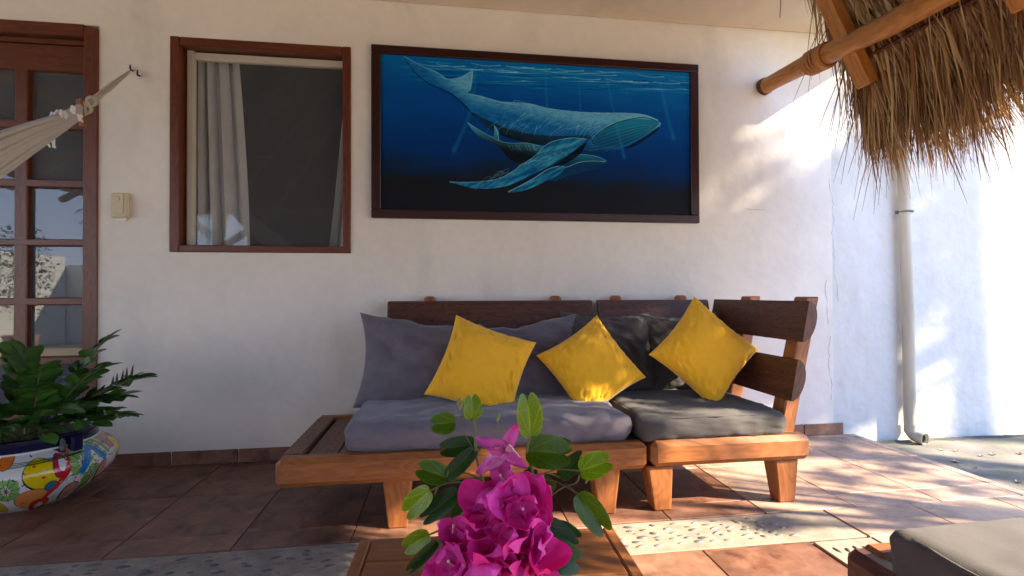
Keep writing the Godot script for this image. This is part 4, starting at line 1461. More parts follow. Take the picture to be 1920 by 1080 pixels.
	for k in 14:
		var x := r.randf_range(730, 890)
		P.brush(qs.call([x, 600, x + 10, 618 + r.randf_range(0, 10), x + 22, 612 + r.randf_range(0, 24)]), 0.7, 0.4, Color(0.4, 0.72, 0.72), 0.6, 0.9)
	P.fill(smooth_ring.call(qs.call([1050, 655, 1140, 648, 1225, 658, 1273, 683, 1245, 705, 1160, 738, 1060, 762, 985, 790, 930, 760, 980, 700])), func(x, y):
		return Color(0.12, 0.55, 0.66).lerp(Color(0.03, 0.20, 0.36), clampf((y - 290.0) / 50.0, 0, 1)))
	P.brush(qs.call([1000, 730, 1060, 712, 1120, 690, 1190, 682, 1265, 684]), 1.0, 0.9, Color(0.55, 0.82, 0.70), 0.8, 0.8)
	for k in 6: P.brush(qs.call([1030, 735 + k * 6, 1130, 712 + k * 6, 1235, 693 + k * 3]), 0.7, 0.7, Color(0.03, 0.18, 0.32), 0.6, 0.9)
	P.brush(qs.call([1050, 655, 1140, 648, 1225, 660, 1271, 682]), 0.9, 0.7, hi, 0.65, 0.9)
	# dark drop shade and the long flippers
	P.fill(smooth_ring.call(qs.call([1165, 575, 1080, 640, 980, 710, 880, 765, 800, 812, 740, 845, 850, 800, 960, 735, 1060, 690, 1130, 640])), func(_x, _y): return Color(0.02, 0.05, 0.09), 0.85)
	var flip := func(a: Array, seed2: int, lo: Color, hh: Color) -> void:
		P.fill(smooth_ring.call(qs.call(a)), func(x, y):
			var s := fur.get_noise_2d((x * 0.86 - y * 0.5) * 0.35 + seed2 * 50, (x * 0.5 + y * 0.86) * 2.0)
			return lo.lerp(hh, clampf(0.45 + s * 0.9, 0, 1)))
	flip.call([738, 849, 800, 815, 880, 770, 950, 725, 1010, 708, 1045, 715, 1010, 755, 940, 790, 860, 828, 790, 848], 5, Color(0.02, 0.24, 0.45), Color(0.16, 0.60, 0.74))
	flip.call([1172, 572, 1085, 558, 985, 575, 930, 605, 880, 655, 800, 712, 710, 768, 620, 790, 520, 797, 434, 796, 500, 815, 570, 832, 650, 832, 760, 808, 860, 760, 960, 708, 1050, 655, 1120, 610], 1, Color(0.015, 0.29, 0.52), Color(0.20, 0.62, 0.76))
	P.brush(qs.call([1160, 566, 1085, 560, 985, 577, 930, 607, 880, 657, 800, 714, 710, 770, 620, 792, 520, 799, 436, 798]), 1.0, 0.8, hi, 0.7, 0.9)
	P.brush(qs.call([1168, 576, 1115, 615, 1050, 660, 960, 712, 860, 765, 760, 812, 650, 834, 560, 832]), 1.4, 1.2, Color(0.02, 0.08, 0.15), 0.85, 0.7)
	P.brush(qs.call([740, 848, 800, 817, 880, 772, 950, 728, 1010, 710]), 1.1, 1.0, hi, 0.8, 0.7)
	for k in 70:
		var f := r.randf()
		var c0: Vector2 = Vector2(1080, 600).lerp(Vector2(600, 810), f) + Vector2(r.randf_range(-30, 30), r.randf_range(-22, 18))
		P.brush(qs.call([c0.x, c0.y, c0.x - 22, c0.y + 6, c0.x - 44, c0.y + 24]), 0.8, 0.5, Color(0.45, 0.78, 0.86) if k % 3 else Color(0.01, 0.16, 0.32), 0.55, 0.9)
	P.brush(qs.call([1050, 770, 1030, 815, 985, 862]), 1.2, 0.6, Color(0.06, 0.20, 0.28), 0.7, 0.8)
	# shafts of light
	for e in [[575, 165, 548, 410, 455, 640, 15.0], [938, 172, 948, 395, 950, 400, 11.0], [1122, 220, 1128, 412, 1128, 416, 6.0], [1280, 252, 1312, 420, 1372, 668, 12.0], [1578, 270, 1612, 420, 1655, 570, 15.0]]:
		var pts: Array = qs.call([e[0], e[1], e[2], e[3], e[4], e[5]])
		P.brush(pts, e[6] * 0.5, e[6] * 0.75, Color(0.14, 0.66, 0.78), 0.10, 1.0)
	for k in P.d.size(): P.d[k] = pow(P.d[k], 0.88)
	return P.tex()

# ---------- glazed pot with a leafy plant ----------
func glaze() -> ImageTexture:
	var W := 1536
	var H := 256
	var P := Paint.new(W, H, Color(0.86, 0.86, 0.84))
	var r := RandomNumberGenerator.new()
	r.seed = 4
	var deg := W / 360.0
	var Y := func(f: float) -> float: return (1.0 - f * 1.2) * H       # f: 0 at the foot, 1 at the collar
	var navy := Color(0.07, 0.07, 0.22)
	for rep in 4:
		var o := rep * 96.0
		var U := func(a: float) -> float: return fposmod((a + o) * deg, W)
		var O := func(a: float, f: float, ra: float, rf: float, rot: float, c: Color) -> void: 
			if ra > 3.9 and c != navy: P.oval(Vector2(U.call(a), Y.call(f)), ra * deg * 0.92 + 1.8, rf * H * 1.02 + 1.8, rot, Color(0.13, 0.11, 0.20))
			P.oval(Vector2(U.call(a), Y.call(f)), ra * deg * 0.92, rf * H * 1.02, rot, c)
		# field of small ticks
		for k in 90:
			P.dab(Vector2(U.call(r.randf_range(8, 56)), Y.call(r.randf_range(0.05, 0.75))), 2.2, Color(0.35, 0.42, 0.62), 0.9)
		# hatched salmon panels by the collar
		for pan in [[18.0, 34.0, 0.72, 0.93], [-22.0, -6.0, 0.66, 0.95]]:
			for yy in range(int(Y.call(pan[3])), int(Y.call(pan[2]))):
				for xx in range(int((pan[0]) * deg), int((pan[1]) * deg)):
					var cc := Color(0.80, 0.60, 0.50)
					if posmod(xx + yy, 9) < 2 or posmod(xx - yy, 9) < 2: cc = Color(0.45, 0.26, 0.24)
					P.put(posmod(xx + int(o * deg), W), yy, cc, 1.0)
		# plum ribbon
		P.brush([Vector2(U.call(30), Y.call(0.80)), Vector2(U.call(38), Y.call(0.86)), Vector2(U.call(47), Y.call(0.92))], 9, 7, Color(0.36, 0.12, 0.27))
		# yellow wing, rimmed dark
		O.call(46.0, 0.56, 12.0, 0.25, 0.3, navy)
		O.call(46.5, 0.58, 11.2, 0.23, 0.3, Color(0.87, 0.76, 0.06))
		for k in 22:
			P.dab(Vector2(U.call(r.randf_range(39, 54)), Y.call(r.randf_range(0.42, 0.74))), r.randf_range(1.2, 2.6), Color(0.62, 0.48, 0.03), 0.8)
		P.dab(Vector2(U.call(46), Y.call(0.55)), 6, Color(0.72, 0.28, 0.07), 1.0)
		P.dab(Vector2(U.call(51), Y.call(0.70)), 5, Color(0.72, 0.28, 0.07), 1.0)
		O.call(41.0, 0.40, 4.0, 0.09, 0.0, Color(0.16, 0.47, 0.52))
		O.call(52.0, 0.24, 12.0, 0.20, -0.2, Color(0.91, 0.58, 0.30))
		# rosy ring and red diagonal band
		O.call(36.0, 0.64, 4.6, 0.17, 0.0, Color(0.72, 0.08, 0.24))
		O.call(34.6, 0.66, 2.8, 0.10, 0.0, Color(0.86, 0.85, 0.84))
		P.brush([Vector2(U.call(28.5), Y.call(0.74)), Vector2(U.call(34), Y.call(0.50)), Vector2(U.call(43), Y.call(0.24))], 10, 8, Color(0.83, 0.10, 0.11), 1.0, 0.3)
		P.brush([Vector2(U.call(27.5), Y.call(0.72)), Vector2(U.call(33), Y.call(0.47)), Vector2(U.call(42), Y.call(0.22))], 1.6, 1.6, Color(0.4, 0.04, 0.08))
		# red flower at the foot
		for k in 14:
			var a := TAU * k / 14.0
			O.call(45.0 + 6.5 * cos(a), 0.10 + 0.10 * sin(a), 2.6, 0.045, a, Color(0.80, 0.09, 0.10))
		O.call(45.0, 0.10, 2.5, 0.05, 0.0, Color(0.80, 0.78, 0.78))
		# pale green blooms, blue crown
		for fl in [[22.0, 0.62, 9.0], [3.0, 0.74, 8.0], [-30.0, 0.45, 8.0], [14.0, 0.43, 7.0]]:
			for k in 11:
				var a := TAU * k / 11.0 + 0.2
				O.call(fl[0] + fl[2] * 0.62 * cos(a), fl[1] + fl[2] * 0.024 * 0.62 * sin(a), fl[2] * 0.36, fl[2] * 0.0075, a, Color(0.50, 0.67, 0.38))
				P.brush([Vector2(U.call(fl[0]), Y.call(fl[1])), Vector2(U.call(fl[0] + fl[2] * 0.85 * cos(a)), Y.call(fl[1] + fl[2] * 0.021 * sin(a)))], 0.9, 0.7, Color(0.12, 0.25, 0.12), 0.9)
		P.brush([Vector2(U.call(22), Y.call(0.50)), Vector2(U.call(17), Y.call(0.68)), Vector2(U.call(10), Y.call(0.76)), Vector2(U.call(3), Y.call(0.58))], 12, 10, Color(0.04, 0.47, 0.72), 1.0, 0.25)
		for k in 12: P.dab(Vector2(U.call(lerpf(19, 5, k / 11.0)), Y.call(0.60 + 0.13 * sin(PI * k / 11.0))), 1.8, Color(0.75, 0.88, 0.93), 0.9)
		P.brush([Vector2(U.call(19), Y.call(0.48)), Vector2(U.call(14), Y.call(0.60)), Vector2(U.call(7), Y.call(0.55))], 3.5, 3.0, Color(0.85, 0.89, 0.85), 1.0)
		# two pink seed ovals, dark outlined, on a green leaf
		for ov in [[24.0, 0.22, 0.9], [1.0, 0.40, 0.9]]:
			O.call(ov[0], ov[1], 7.5, 0.19, 0.25, navy)
			O.call(ov[0] - 0.3, ov[1] + 0.01, 6.6, 0.165, 0.25, Color(0.80, 0.55, 0.46))
			for k in 46:
				var a := r.randf() * TAU
				var d := sqrt(r.randf())
				P.dab(Vector2(U.call(ov[0] + 6.0 * d * cos(a)), Y.call(ov[1] + 0.15 * d * sin(a))), 1.5, Color(0.55, 0.20, 0.20) if k % 2 else Color(0.9, 0.8, 0.75), 0.9)
			P.dab(Vector2(U.call(ov[0] - 1.5), Y.call(ov[1] - 0.14)), 8, navy, 1.0, 0.3)
		O.call(12.0, 0.24, 4.0, 0.20, 0.35, Color(0.38, 0.60, 0.20))
		O.call(-9.0, 0.26, 9.0, 0.2, -0.3, Color(0.80, 0.10, 0.10))
		O.call(-10.0, 0.27, 6.0, 0.13, -0.3, Color(0.90, 0.62, 0.2))
		O.call(31.0, 0.04, 6.0, 0.06, 0.0, Color(0.82, 0.73, 0.10))
		O.call(-20.0, 0.20, 6.0, 0.15, 0.0, Color(0.80, 0.71, 0.10))
		O.call(-28.0, 0.8, 5.0, 0.11, 0.0, Color(0.85, 0.45, 0.12))
		O.call(26.0, 0.90, 5.5, 0.05, 0.1, Color(0.38, 0.60, 0.25))
		# small brushed leaves and dots between the large motifs
		for k in 70:
			var c2 := Vector2(U.call(r.randf_range(-40, 56)), Y.call(r.randf_range(0.02, 0.82)))
			var d2 := Vector2(r.randf_range(-1, 1), r.randf_range(-1, 1)).normalized() * r.randf_range(5, 13)
			P.brush([c2, c2 + d2 * 0.5 + Vector2(1, 1), c2 + d2], 0.8, 2.6, [Color(0.12, 0.32, 0.16), Color(0.10, 0.12, 0.38), Color(0.70, 0.12, 0.12), Color(0.85, 0.84, 0.80)][k % 4], 0.9)
	return P.tex()

func pot_and_plant() -> void:
	var foot := Vector3(-1.785, 0.0, 0.42)
	var p := thing("flowerpot", "wide glazed clay pot painted with bright flowers, navy collar, beside the door", "flowerpot", foot)
	var b := MB.new()
	var prof := []
	for k in 25:
		var f := k / 24.0
		var rr := lerpf(0.185, 0.318, sin(f * PI * 0.56)) if f < 0.9 else 0.0
		rr = 0.125 + 0.190 * pow(sin(minf(f / 0.70, 1.0) * PI * 0.5), 0.85) - (0.078 * pow((f - 0.70) / 0.30, 2.0) if f > 0.70 else 0.0)
		prof.append(Vector2(rr, 0.262 * f))
	b.grid(96, 24, func(u: float, w: float):
		var q: Vector2 = prof[roundi(w * 24)]
		return Vector3(cos(u * TAU) * q.x, q.y, sin(u * TAU) * q.x), true, null, Vector2(1, -1), Vector2(0, 1))
	b.poly(range(24).map(func(k): return Vector3(cos(TAU * k / 24) * 0.125, 0.0005, sin(TAU * k / 24) * 0.125)), Vector3(0, 1, 0))
	var gm := mat(Color(1, 1, 1), 0.22, glaze())
	gm.clearcoat_enabled = true
	gm.clearcoat = 0.5
	gm.clearcoat_roughness = 0.1
	gm.heightmap_enabled = true
	gm.heightmap_texture = bump_tex(97, 0.012, 256, 3)
	gm.heightmap_scale = 0.3
	obj("bowl", b, gm, p)
	var navy := mat(lin(0.010, 0.011, 0.045), 0.18)
	b = MB.new()
	b.lathe([Vector2(0.236, 0.258), Vector2(0.238, 0.275), Vector2(0.240, 0.296), Vector2(0.250, 0.306), Vector2(0.254, 0.313), Vector2(0.246, 0.318), Vector2(0.230, 0.311), Vector2(0.22, 0.29), Vector2(0.21, 0.26)], 72)
	var collar := obj("collar", b, navy, p)
	b = MB.new()
	var line := []
	for k in 73: line.append(Vector3(cos(TAU * k / 72) * 0.240, 0.264, sin(TAU * k / 72) * 0.240))
	b.tube(line, [0.0045], 6, false)
	obj("white_line", b, M.white, collar)
	# modelled handle tab with a pale teardrop
	b = MB.new()
	b.X = Transform3D(Basis(Vector3.UP, deg_to_rad(-20.0 + 0.0)), Vector3.ZERO)
	b.box(Vector3(0.258, 0.264, 0), Vector3(0.034, 0.085, 0.05), 0.008)
	obj("handle", b, navy, p)
	b = MB.new()
	b.X = Transform3D(Basis(Vector3.UP, deg_to_rad(-30.0)), Vector3(0, 0, 0))
	b.grid(14, 6, func(u: float, w: float):
		var el: float = (w - 0.5) * PI
		return Vector3(0.250 + 0.014 * cos(el) * absf(cos(u * TAU)), 0.272 + sin(el) * 0.03, cos(el) * sin(u * TAU) * 0.012), true)
	obj("teardrop", b, mat(lin(0.5, 0.56, 0.5), 0.3), p)
	b = MB.new()
	b.poly(range(24).map(func(k): return Vector3(cos(TAU * k / 24) * 0.222, 0.285, sin(TAU * k / 24) * 0.222)), Vector3(0, 0, 0))
	obj("soil", b, mat(lin(0.05, 0.035, 0.025), 0.95), p)
	b = MB.new()
	b.tube([Vector3(0.07, 0.27, 0.16), Vector3(0.085, 0.34, 0.17), Vector3(0.09, 0.37, 0.172)], [0.017, 0.015, 0.013], 8)
	# plant: arching stems with paired leaflets
	var z := thing("leafy_plant", "dark green plant with paired glossy leaves growing in the painted pot by the door", "plant", foot + Vector3(0, 0.285, 0))
	var leafm := []
	for k in 3:
		var lb := MB.new()
		var g: float = [0.8, 1.0, 1.35][k]
		lb.grid(7, 4, func(u: float, w: float):
			var ww := pow(maxf(0.0, sin(pow(clampf(u, 0.0, 1.0), 0.9) * PI)), 0.62) * 0.5
			var s: float = w * 2.0 - 1.0
			return Vector3(s * ww * 0.60, u, -0.10 * u * u + absf(s) * ww * 0.18), false, func(u: float, w: float):
			var mid := 1.0 + 0.35 * exp(-pow((w - 0.5) * 9.0, 2.0))
			return Color(0.042 * g * mid + 0.006, 0.125 * g * mid, 0.022 * g))
		leafm.append(lb.mesh())
	var stems := [
		[Vector3(0.31, 0.42, -0.02), 0.05, 10], [Vector3(0.50, 0.25, 0.06), 0.0, 12], [Vector3(0.47, 0.095, 0.12), 0.0, 11], [Vector3(0.40, 0.16, 0.02), 0.03, 11],
		[Vector3(0.30, 0.15, 0.26), 0.02, 10], [Vector3(0.12, 0.30, 0.10), 0.0, 10], [Vector3(-0.02, 0.22, 0.32), 0.05, 10], [Vector3(0.14, 0.10, 0.36), 0.04, 9],
		[Vector3(-0.24, 0.30, 0.10), 0.0, 10], [Vector3(-0.10, 0.36, -0.1), 0.0, 10], [Vector3(-0.25, 0.15, 0.26), 0.03, 10], [Vector3(0.20, 0.24, 0.22), 0.02, 10], [Vector3(0.02, 0.10, 0.40), 0.02, 9], [Vector3(0.34, 0.30, 0.06), 0.02, 8], [Vector3(0.08, 0.05, 0.40), 0.0, 5], [Vector3(-0.14, 0.07, 0.38), 0.0, 5], [Vector3(0.27, 0.06, 0.30), 0.0, 5], [Vector3(0.37, 0.07, 0.16), 0.0, 5]]
	for s in stems:
		var tip: Vector3 = s[0]
		var root := Vector3(tip.x * 0.22, 0, tip.z * 0.22)
		var midp := root.lerp(tip, 0.5) + Vector3(-tip.x * 0.08, 0.10, -tip.z * 0.08)
		var pts := []
		for k in 13:
			var f := k / 12.0
			pts.append(root.lerp(midp, f).lerp(midp.lerp(tip, f), f))
		var sb := MB.new()
		sb.tube(pts, [0.009, 0.008, 0.0075, 0.007, 0.0065, 0.006, 0.0055, 0.005, 0.0045, 0.004, 0.0035, 0.003, 0.002], 7)
		var so := obj("stem", sb, M.stem, z)
		var n: int = s[2]
		for k in n:
			var f := 0.30 + 0.70 * k / float(n - 1)
			var q: Vector3 = pts[mini(11, int(f * 12))].lerp(pts[mini(12, int(f * 12) + 1)], f * 12 - int(f * 12))
			var d: Vector3 = (pts[mini(12, int(f * 12) + 1)] - pts[maxi(0, mini(11, int(f * 12)) - 1)]).normalized()
			var lat := d.cross(Vector3(rng.randfn(0, 0.15), 1, rng.randfn(0, 0.15))).normalized()
			for sg in [-1.0, 1.0]:
				if k == n - 1 and sg > 0: continue
				var y: Vector3 = (d * (0.75 if k < n - 1 else 3.0) + lat * sg + Vector3(0, rng.randf_range(-0.1, 0.25), 0)).normalized()
				var up := lat.cross(d).normalized()
				if up.y < 0: up = -up
				up = (up + Vector3(rng.randfn(0, 0.25), 0, rng.randfn(0, 0.25))).normalized()
				var x: Vector3 = y.cross(up).normalized()
				var L := rng.randf_range(0.092, 0.125) * (1.0 - 0.25 * f)
				obj("leaf", leafm[rng.randi_range(0, 2)], M.zz, so, Transform3D(Basis(x, y, x.cross(y)).scaled_local(Vector3.ONE * L), q))
	# dried dark sprig
	var db := MB.new()
	db.col = Color(0.03, 0.016, 0.016)
	db.tube([Vector3(0.2, 0.12, 0.02), Vector3(0.34, 0.20, 0.0), Vector3(0.42, 0.26, 0.02)], [0.003], 5)
	for k in 5: strip(db, Vector3(0.33 + k * 0.02, 0.2 + k * 0.012, 0), Vector3(0.15 - 0.1 * (k % 2), 1, 0), Vector3(1, 0, 0.3), 0.055, 0.012, 0.02, 0.4)
	obj("dry_sprig", db, M.zz, z)

# ---------- low table, vase and flowers in front ----------
func bauhinia(parent: Node, base: Vector3, tip: Vector3, w: float, fold: float, tone: int, toward := Vector3.ZERO) -> void:
	var y := tip - base
	var L := y.length()
	y = y.normalized()
	var view := (lens.origin - base).normalized() + toward
	var x := y.cross(view).normalized()
	var z := x.cross(y).normalized()
	var outline := [Vector2(0, 0), Vector2(0.20, -0.015), Vector2(0.38, 0.08), Vector2(0.48, 0.27), Vector2(0.50, 0.48), Vector2(0.455, 0.70), Vector2(0.37, 0.88), Vector2(0.26, 0.98), Vector2(0.15, 0.995), Vector2(0.07, 0.93), Vector2(0.0, 0.80)]
	var cols := [Color(0.038, 0.105, 0.022), Color(0.11, 0.24, 0.018), Color(0.30, 0.48, 0.02), Color(0.045, 0.14, 0.05)]
	var c: Color = cols[tone]
	c = c * rng.randf_range(0.88, 1.12)
	var b := MB.new()
	b.X = Transform3D(Basis(x, y, z), base)
	var wob := rng.randf() * 6.0
	for sg in [-1.0, 1.0]:
		b.grid(20, 5, func(u: float, v: float):
			var k: float = u * 10.0
			var i0 := mini(int(k), 9)
			var q: Vector2 = outline[i0].cubic_interpolate(outline[i0 + 1], outline[maxi(i0 - 1, 0)], outline[mini(i0 + 2, 10)], k - i0)
			var m := Vector2(0, 0.80 * u)
			var s: Vector2 = m.lerp(q, v)
			var px: float = s.x * w * sg
			var f: float = fold * (1.0 - 0.25 * v)
			return Vector3(px * cos(f), s.y * L, absf(px) * sin(f) - 0.10 * L * s.y * s.y + 0.05 * w * sin(s.y * 6.0 + wob) * v), sg < 0, func(u: float, v: float):
			var e := smoothstep(0.86, 1.0, v) * 0.30
			var m2 := exp(-pow(v * 14.0, 2.0)) * 0.35
			return c * (1.0 + e + m2), Vector2(1, 1))
	# texture runs over the blade: x across, y along
	for k in b.t.size():
		var lp := b.X.affine_inverse() * b.v[k]
		b.t[k] = Vector2(lp.x / w + 0.5, lp.y / L)
	obj("leaf", b, M.leaf, parent)

func twig(parent: Node, pts: Array, r := 0.0016) -> void:
	var b := MB.new()
	var rr := []
	for k in pts.size(): rr.append(r * (1.0 - 0.35 * k / pts.size()))
	var sm := []
	for k in pts.size() - 1:
		for s in 5: sm.append(pts[k].cubic_interpolate(pts[k + 1], pts[maxi(k - 1, 0)], pts[mini(k + 2, pts.size() - 1)], s / 5.0))
	sm.append(pts[-1])
	b.tube(sm, [r], 6)
	obj("twig", b, M.stem, parent)

# crinkled petal or bract: root, direction, facing
func petal(parent: Node, called: String, root: Vector3, dir: Vector3, facing: Vector3, L: float, w: float, cup: float, wave: float, c0: Color, c1: Color, pointed := 0.8) -> void:
	var y := dir.normalized()
	var x := y.cross(facing).normalized()
	var z := x.cross(y).normalized()
	var b := MB.new()
	b.X = Transform3D(Basis(x, y, z), root)
	var ph := rng.randf() * 6.0
	var tilt := rng.randf_range(-0.3, 0.3)
	b.grid(10, 18, func(u: float, v: float):
		var s: float = u * 2.0 - 1.0
		v = 0.5 - 0.5 * cos(v * PI)
		var ww := pow(maxf(0.0, sin(pow(v, pointed) * PI)), 0.6) * w * 0.5
		var e := s * s
		return Vector3(s * ww * (1.0 - 0.15 * cup * e) + tilt * 0.12 * L * v * v, v * L, cup * (e * w * 0.35 - 0.2 * L * v + 0.45 * L * v * v) + wave * w * 0.15 * (sin(v * 6.0 + ph + s * 1.5) + 0.4 * sin(v * 12.0 - ph)) * s * s + 0.02 * w * sin(v * 13.0 + s * 5.0)), false, func(u: float, v: float):
		var s: float = absf(u * 2.0 - 1.0)
		var vein := 0.88 + 0.12 * pow(absf(sin(s * 9.0 + v * 6.0)), 0.5)
		return c0.lerp(c1, clampf(v * 1.15, 0, 1)) * vein)
	obj(called, b, M.petal, parent)

func table_and_flowers() -> void:
	var t := thing("coffee_table", "low orange-brown plank table in the foreground under the flowers", "table", Vector3(0.095, 0, 2.10))
	t.rotation.y = deg_to_rad(-2.2)
	for k in 7:
		var z0 := -0.335 + k * 0.098
		beam("plank", Vector3(0, 0.347, z0 + 0.048), Vector3(0.515, 0.026, 0.0955), 0.0035, M.orange, t)
	for s in [-1.0, 1.0]:
		beam("edge_rail", Vector3(s * 0.2725, 0.345, 0.01), Vector3(0.027, 0.030, 0.69), 0.004, M.orange, t)
		for q in [-0.27, 0.27]:
			beam("leg", Vector3(s * 0.22, 0.168, q), Vector3(0.055, 0.330, 0.055), 0.004, M.orange, t)
		beam("apron", Vector3(0, 0.305, s * 0.27), Vector3(0.38, 0.05, 0.02), 0.003, M.orange, t)
	var D := 0.76
	var mouth := at(955, 1096, D)
	var vz := thing("vase", "small pale stoneware vase on the low table holding the flowers", "vase", Vector3(mouth.x, 0.3605, mouth.z))
	var b := MB.new()
	var hh := mouth.y - 0.3605
	b.lathe([Vector2(0.0, 0.0), Vector2(0.034, 0.0), Vector2(0.042, hh * 0.3), Vector2(0.040, hh * 0.6), Vector2(0.026, hh * 0.88), Vector2(0.029, hh), Vector2(0.024, hh), Vector2(0.022, hh * 0.85), Vector2(0.0, hh * 0.8)], 28)
	obj("body", b, mat(lin(0.55, 0.5, 0.45), 0.4), vz)
	# leafy branches: [base px, tip px, width in px, fold, tone, depth offset]
	var groups := [
		["leafy_branch", "leafy green branch reaching up and left from the vase, two-lobed leaves", [[955, 1080, 0], [930, 980, 0.02], [905, 900, 0.03], [893, 850, 0.03], [890, 800, 0.04], [886, 786, 0.04]],
			[[885, 788, 886, 740, 38, 0.35, 2, 0.04], [853, 792, 808, 796, 44, 0.5, 1, 0.03], [892, 834, 824, 842, 40, 0.4, 0, 0.04], [838, 895, 891, 842, 32, 0.3, 0, 0.0], [838, 896, 782, 876, 46, 0.45, 1, 0.0], [806, 920, 754, 966, 46, 0.25, 2, -0.02], [860, 922, 788, 976, 40, 0.3, 0, 0.0], [908, 920, 852, 908, 34, 0.3, 0, 0.05], [895, 935, 848, 978, 40, 0.3, 0, 0.05], [806, 1002, 755, 1030, 40, 0.45, 2, -0.03], [821, 1018, 763, 1074, 30, 0.9, 0, -0.04]]],
		["leafy_branch", "leafy green branch reaching up and right from the vase, two-lobed leaves", [[955, 1080, 0], [985, 980, 0.02], [1000, 900, 0.02], [988, 850, 0.03], [994, 820, 0.03]],
			[[995, 817, 989, 738, 52, 0.4, 2, 0.03], [987, 846, 1071, 850, 66, 0.35, 1, 0.03], [1024, 838, 1072, 836, 36, 0.4, 1, 0.06], [1050, 895, 1094, 850, 34, 0.3, 0, 0.05], [1088, 883, 1146, 862, 52, 0.3, 2, 0.0], [1084, 926, 1138, 1000, 56, 0.7, 1, -0.02], [1036, 922, 1008, 896, 34, 0.3, 0, 0.05], [1018, 983, 1078, 1026, 50, 0.3, 3, 0.0], [1015, 1030, 1092, 1058, 62, 0.25, 3, -0.03], [1040, 985, 1088, 1012, 34, 0.3, 0, 0.03], [1000, 1072, 1032, 1066, 26, 0.3, 0, -0.02], [985, 905, 1000, 880, 30, 0.3, 0, 0.05], [930, 1010, 905, 960, 40, 0.3, 0, 0.06], [985, 1010, 1020, 950, 40, 0.3, 0, 0.06]]]]
	for g in groups:
		var o := thing(g[0], g[1], "branch")
		var main := []
		for q in g[2]: main.append(at(q[0], q[1], D + q[2]))
		twig(o, main, 0.0024)
		for q in g[3]:
			var d: float = D + q[7]
			var base := at(q[0], q[1], d)
			var tipd := d + rng.randf_range(-0.018, 0.012)
			# stalk back to the branch
			var near: Vector3 = main[0]
			for s in main:
				if s.distance_to(base) + (0.05 if s.y > base.y + 0.01 else 0.0) < near.distance_to(base): near = s
			if near.distance_to(base) > 0.004: twig(o, [near, near.lerp(base, 0.5) + Vector3(0, 0.006, -0.008), base], 0.0013)
			bauhinia(o, base, at(q[2], q[3], tipd), q[4] * d / 950.0, q[5], q[6], Vector3(rng.randfn(0, 0.18), 0.15 + rng.randfn(0, 0.15), 0))
	# thin curling tips with buds
	var left_o: Node = get_node("leafy_branch")
	var right_o: Node = get_node("leafy_branch_001")
	twig(left_o, [at(905, 950, 0.79), at(870, 908, 0.77), at(845, 905, 0.76), at(822, 912, 0.75), at(815, 928, 0.75)], 0.0014)
	twig(left_o, [at(893, 850, 0.79), at(868, 805, 0.8), at(866, 770, 0.8), at(860, 748, 0.8)], 0.0008)
	twig(left_o, [at(893, 850, 0.79), at(930, 812, 0.8), at(933, 775, 0.8)], 0.001)
	twig(right_o, [at(1000, 960, 0.79), at(1048, 918, 0.77), at(1080, 905, 0.76), at(1086, 890, 0.755)], 0.0014)
	twig(right_o, [at(1066, 912, 0.765), at(1062, 908, 0.76), at(1075, 920, 0.745), at(1084, 927, 0.742)], 0.0013)
	for q in [[862, 768, 0], [858, 760, 0], [932, 790, 0], [828, 908, 0], [1094, 898, 1], [1098, 906, 1]]:
		var bd := MB.new()
		var c := at(q[0], q[1], 0.765)
		bd.tube([c, c + Vector3(0.002, 0.007, 0.002), c + Vector3(0.004, 0.013, 0.003)], [0.0012, 0.0030, 0.0008], 8)
		obj("bud", bd, mat(lin(0.20, 0.24, 0.07), 0.6), left_o if q[2] == 0 else right_o)
	# orchid-like pink flower at the top
	var fo := thing("flower", "single open pink flower with white throat above the magenta bunch", "flower")
	var c0 := at(946, 846, 0.745)
	var toc := (lens.origin - c0).normalized()
	var pale := Color(0.88, 0.62, 0.80)
	var pink := Color(0.70, 0.06, 0.42)
	for q in [[972, 796, 30, 0.5, 0.25], [894, 824, 30, 0.3, 0.2], [898, 884, 32, 0.3, 0.95], [945, 912, 24, 0.4, 0.3], [984, 878, 24, 0.6, 0.2]]:
		var tp := at(q[0], q[1], 0.74)
		petal(fo, "petal", c0, tp - c0, toc + Vector3(0, 0.3, 0), (tp - c0).length() * 1.08, q[2] * 0.76 / 950.0, q[3], 1.6, pink.lerp(pale, q[4]), pink, 0.62)
	for k in 5:
		var sb := MB.new()
		var e := at(966 + k * 4 - 6, 838 + k * 5, 0.715)
		sb.tube([c0, c0.lerp(e, 0.6) + Vector3(0, 0.006, 0), e, e + Vector3(-0.004, 0.004, 0.002)], [0.0007, 0.0006, 0.0009, 0.001], 5)
		obj("stamen", sb, mat(lin(0.75, 0.5, 0.55), 0.6), fo)
	var fs := MB.new()
	fs.tube([c0, at(958, 905, 0.76), at(955, 1000, 0.765), at(955, 1080, D)], [0.0018], 6)
	obj("stem", fs, M.stem, fo)
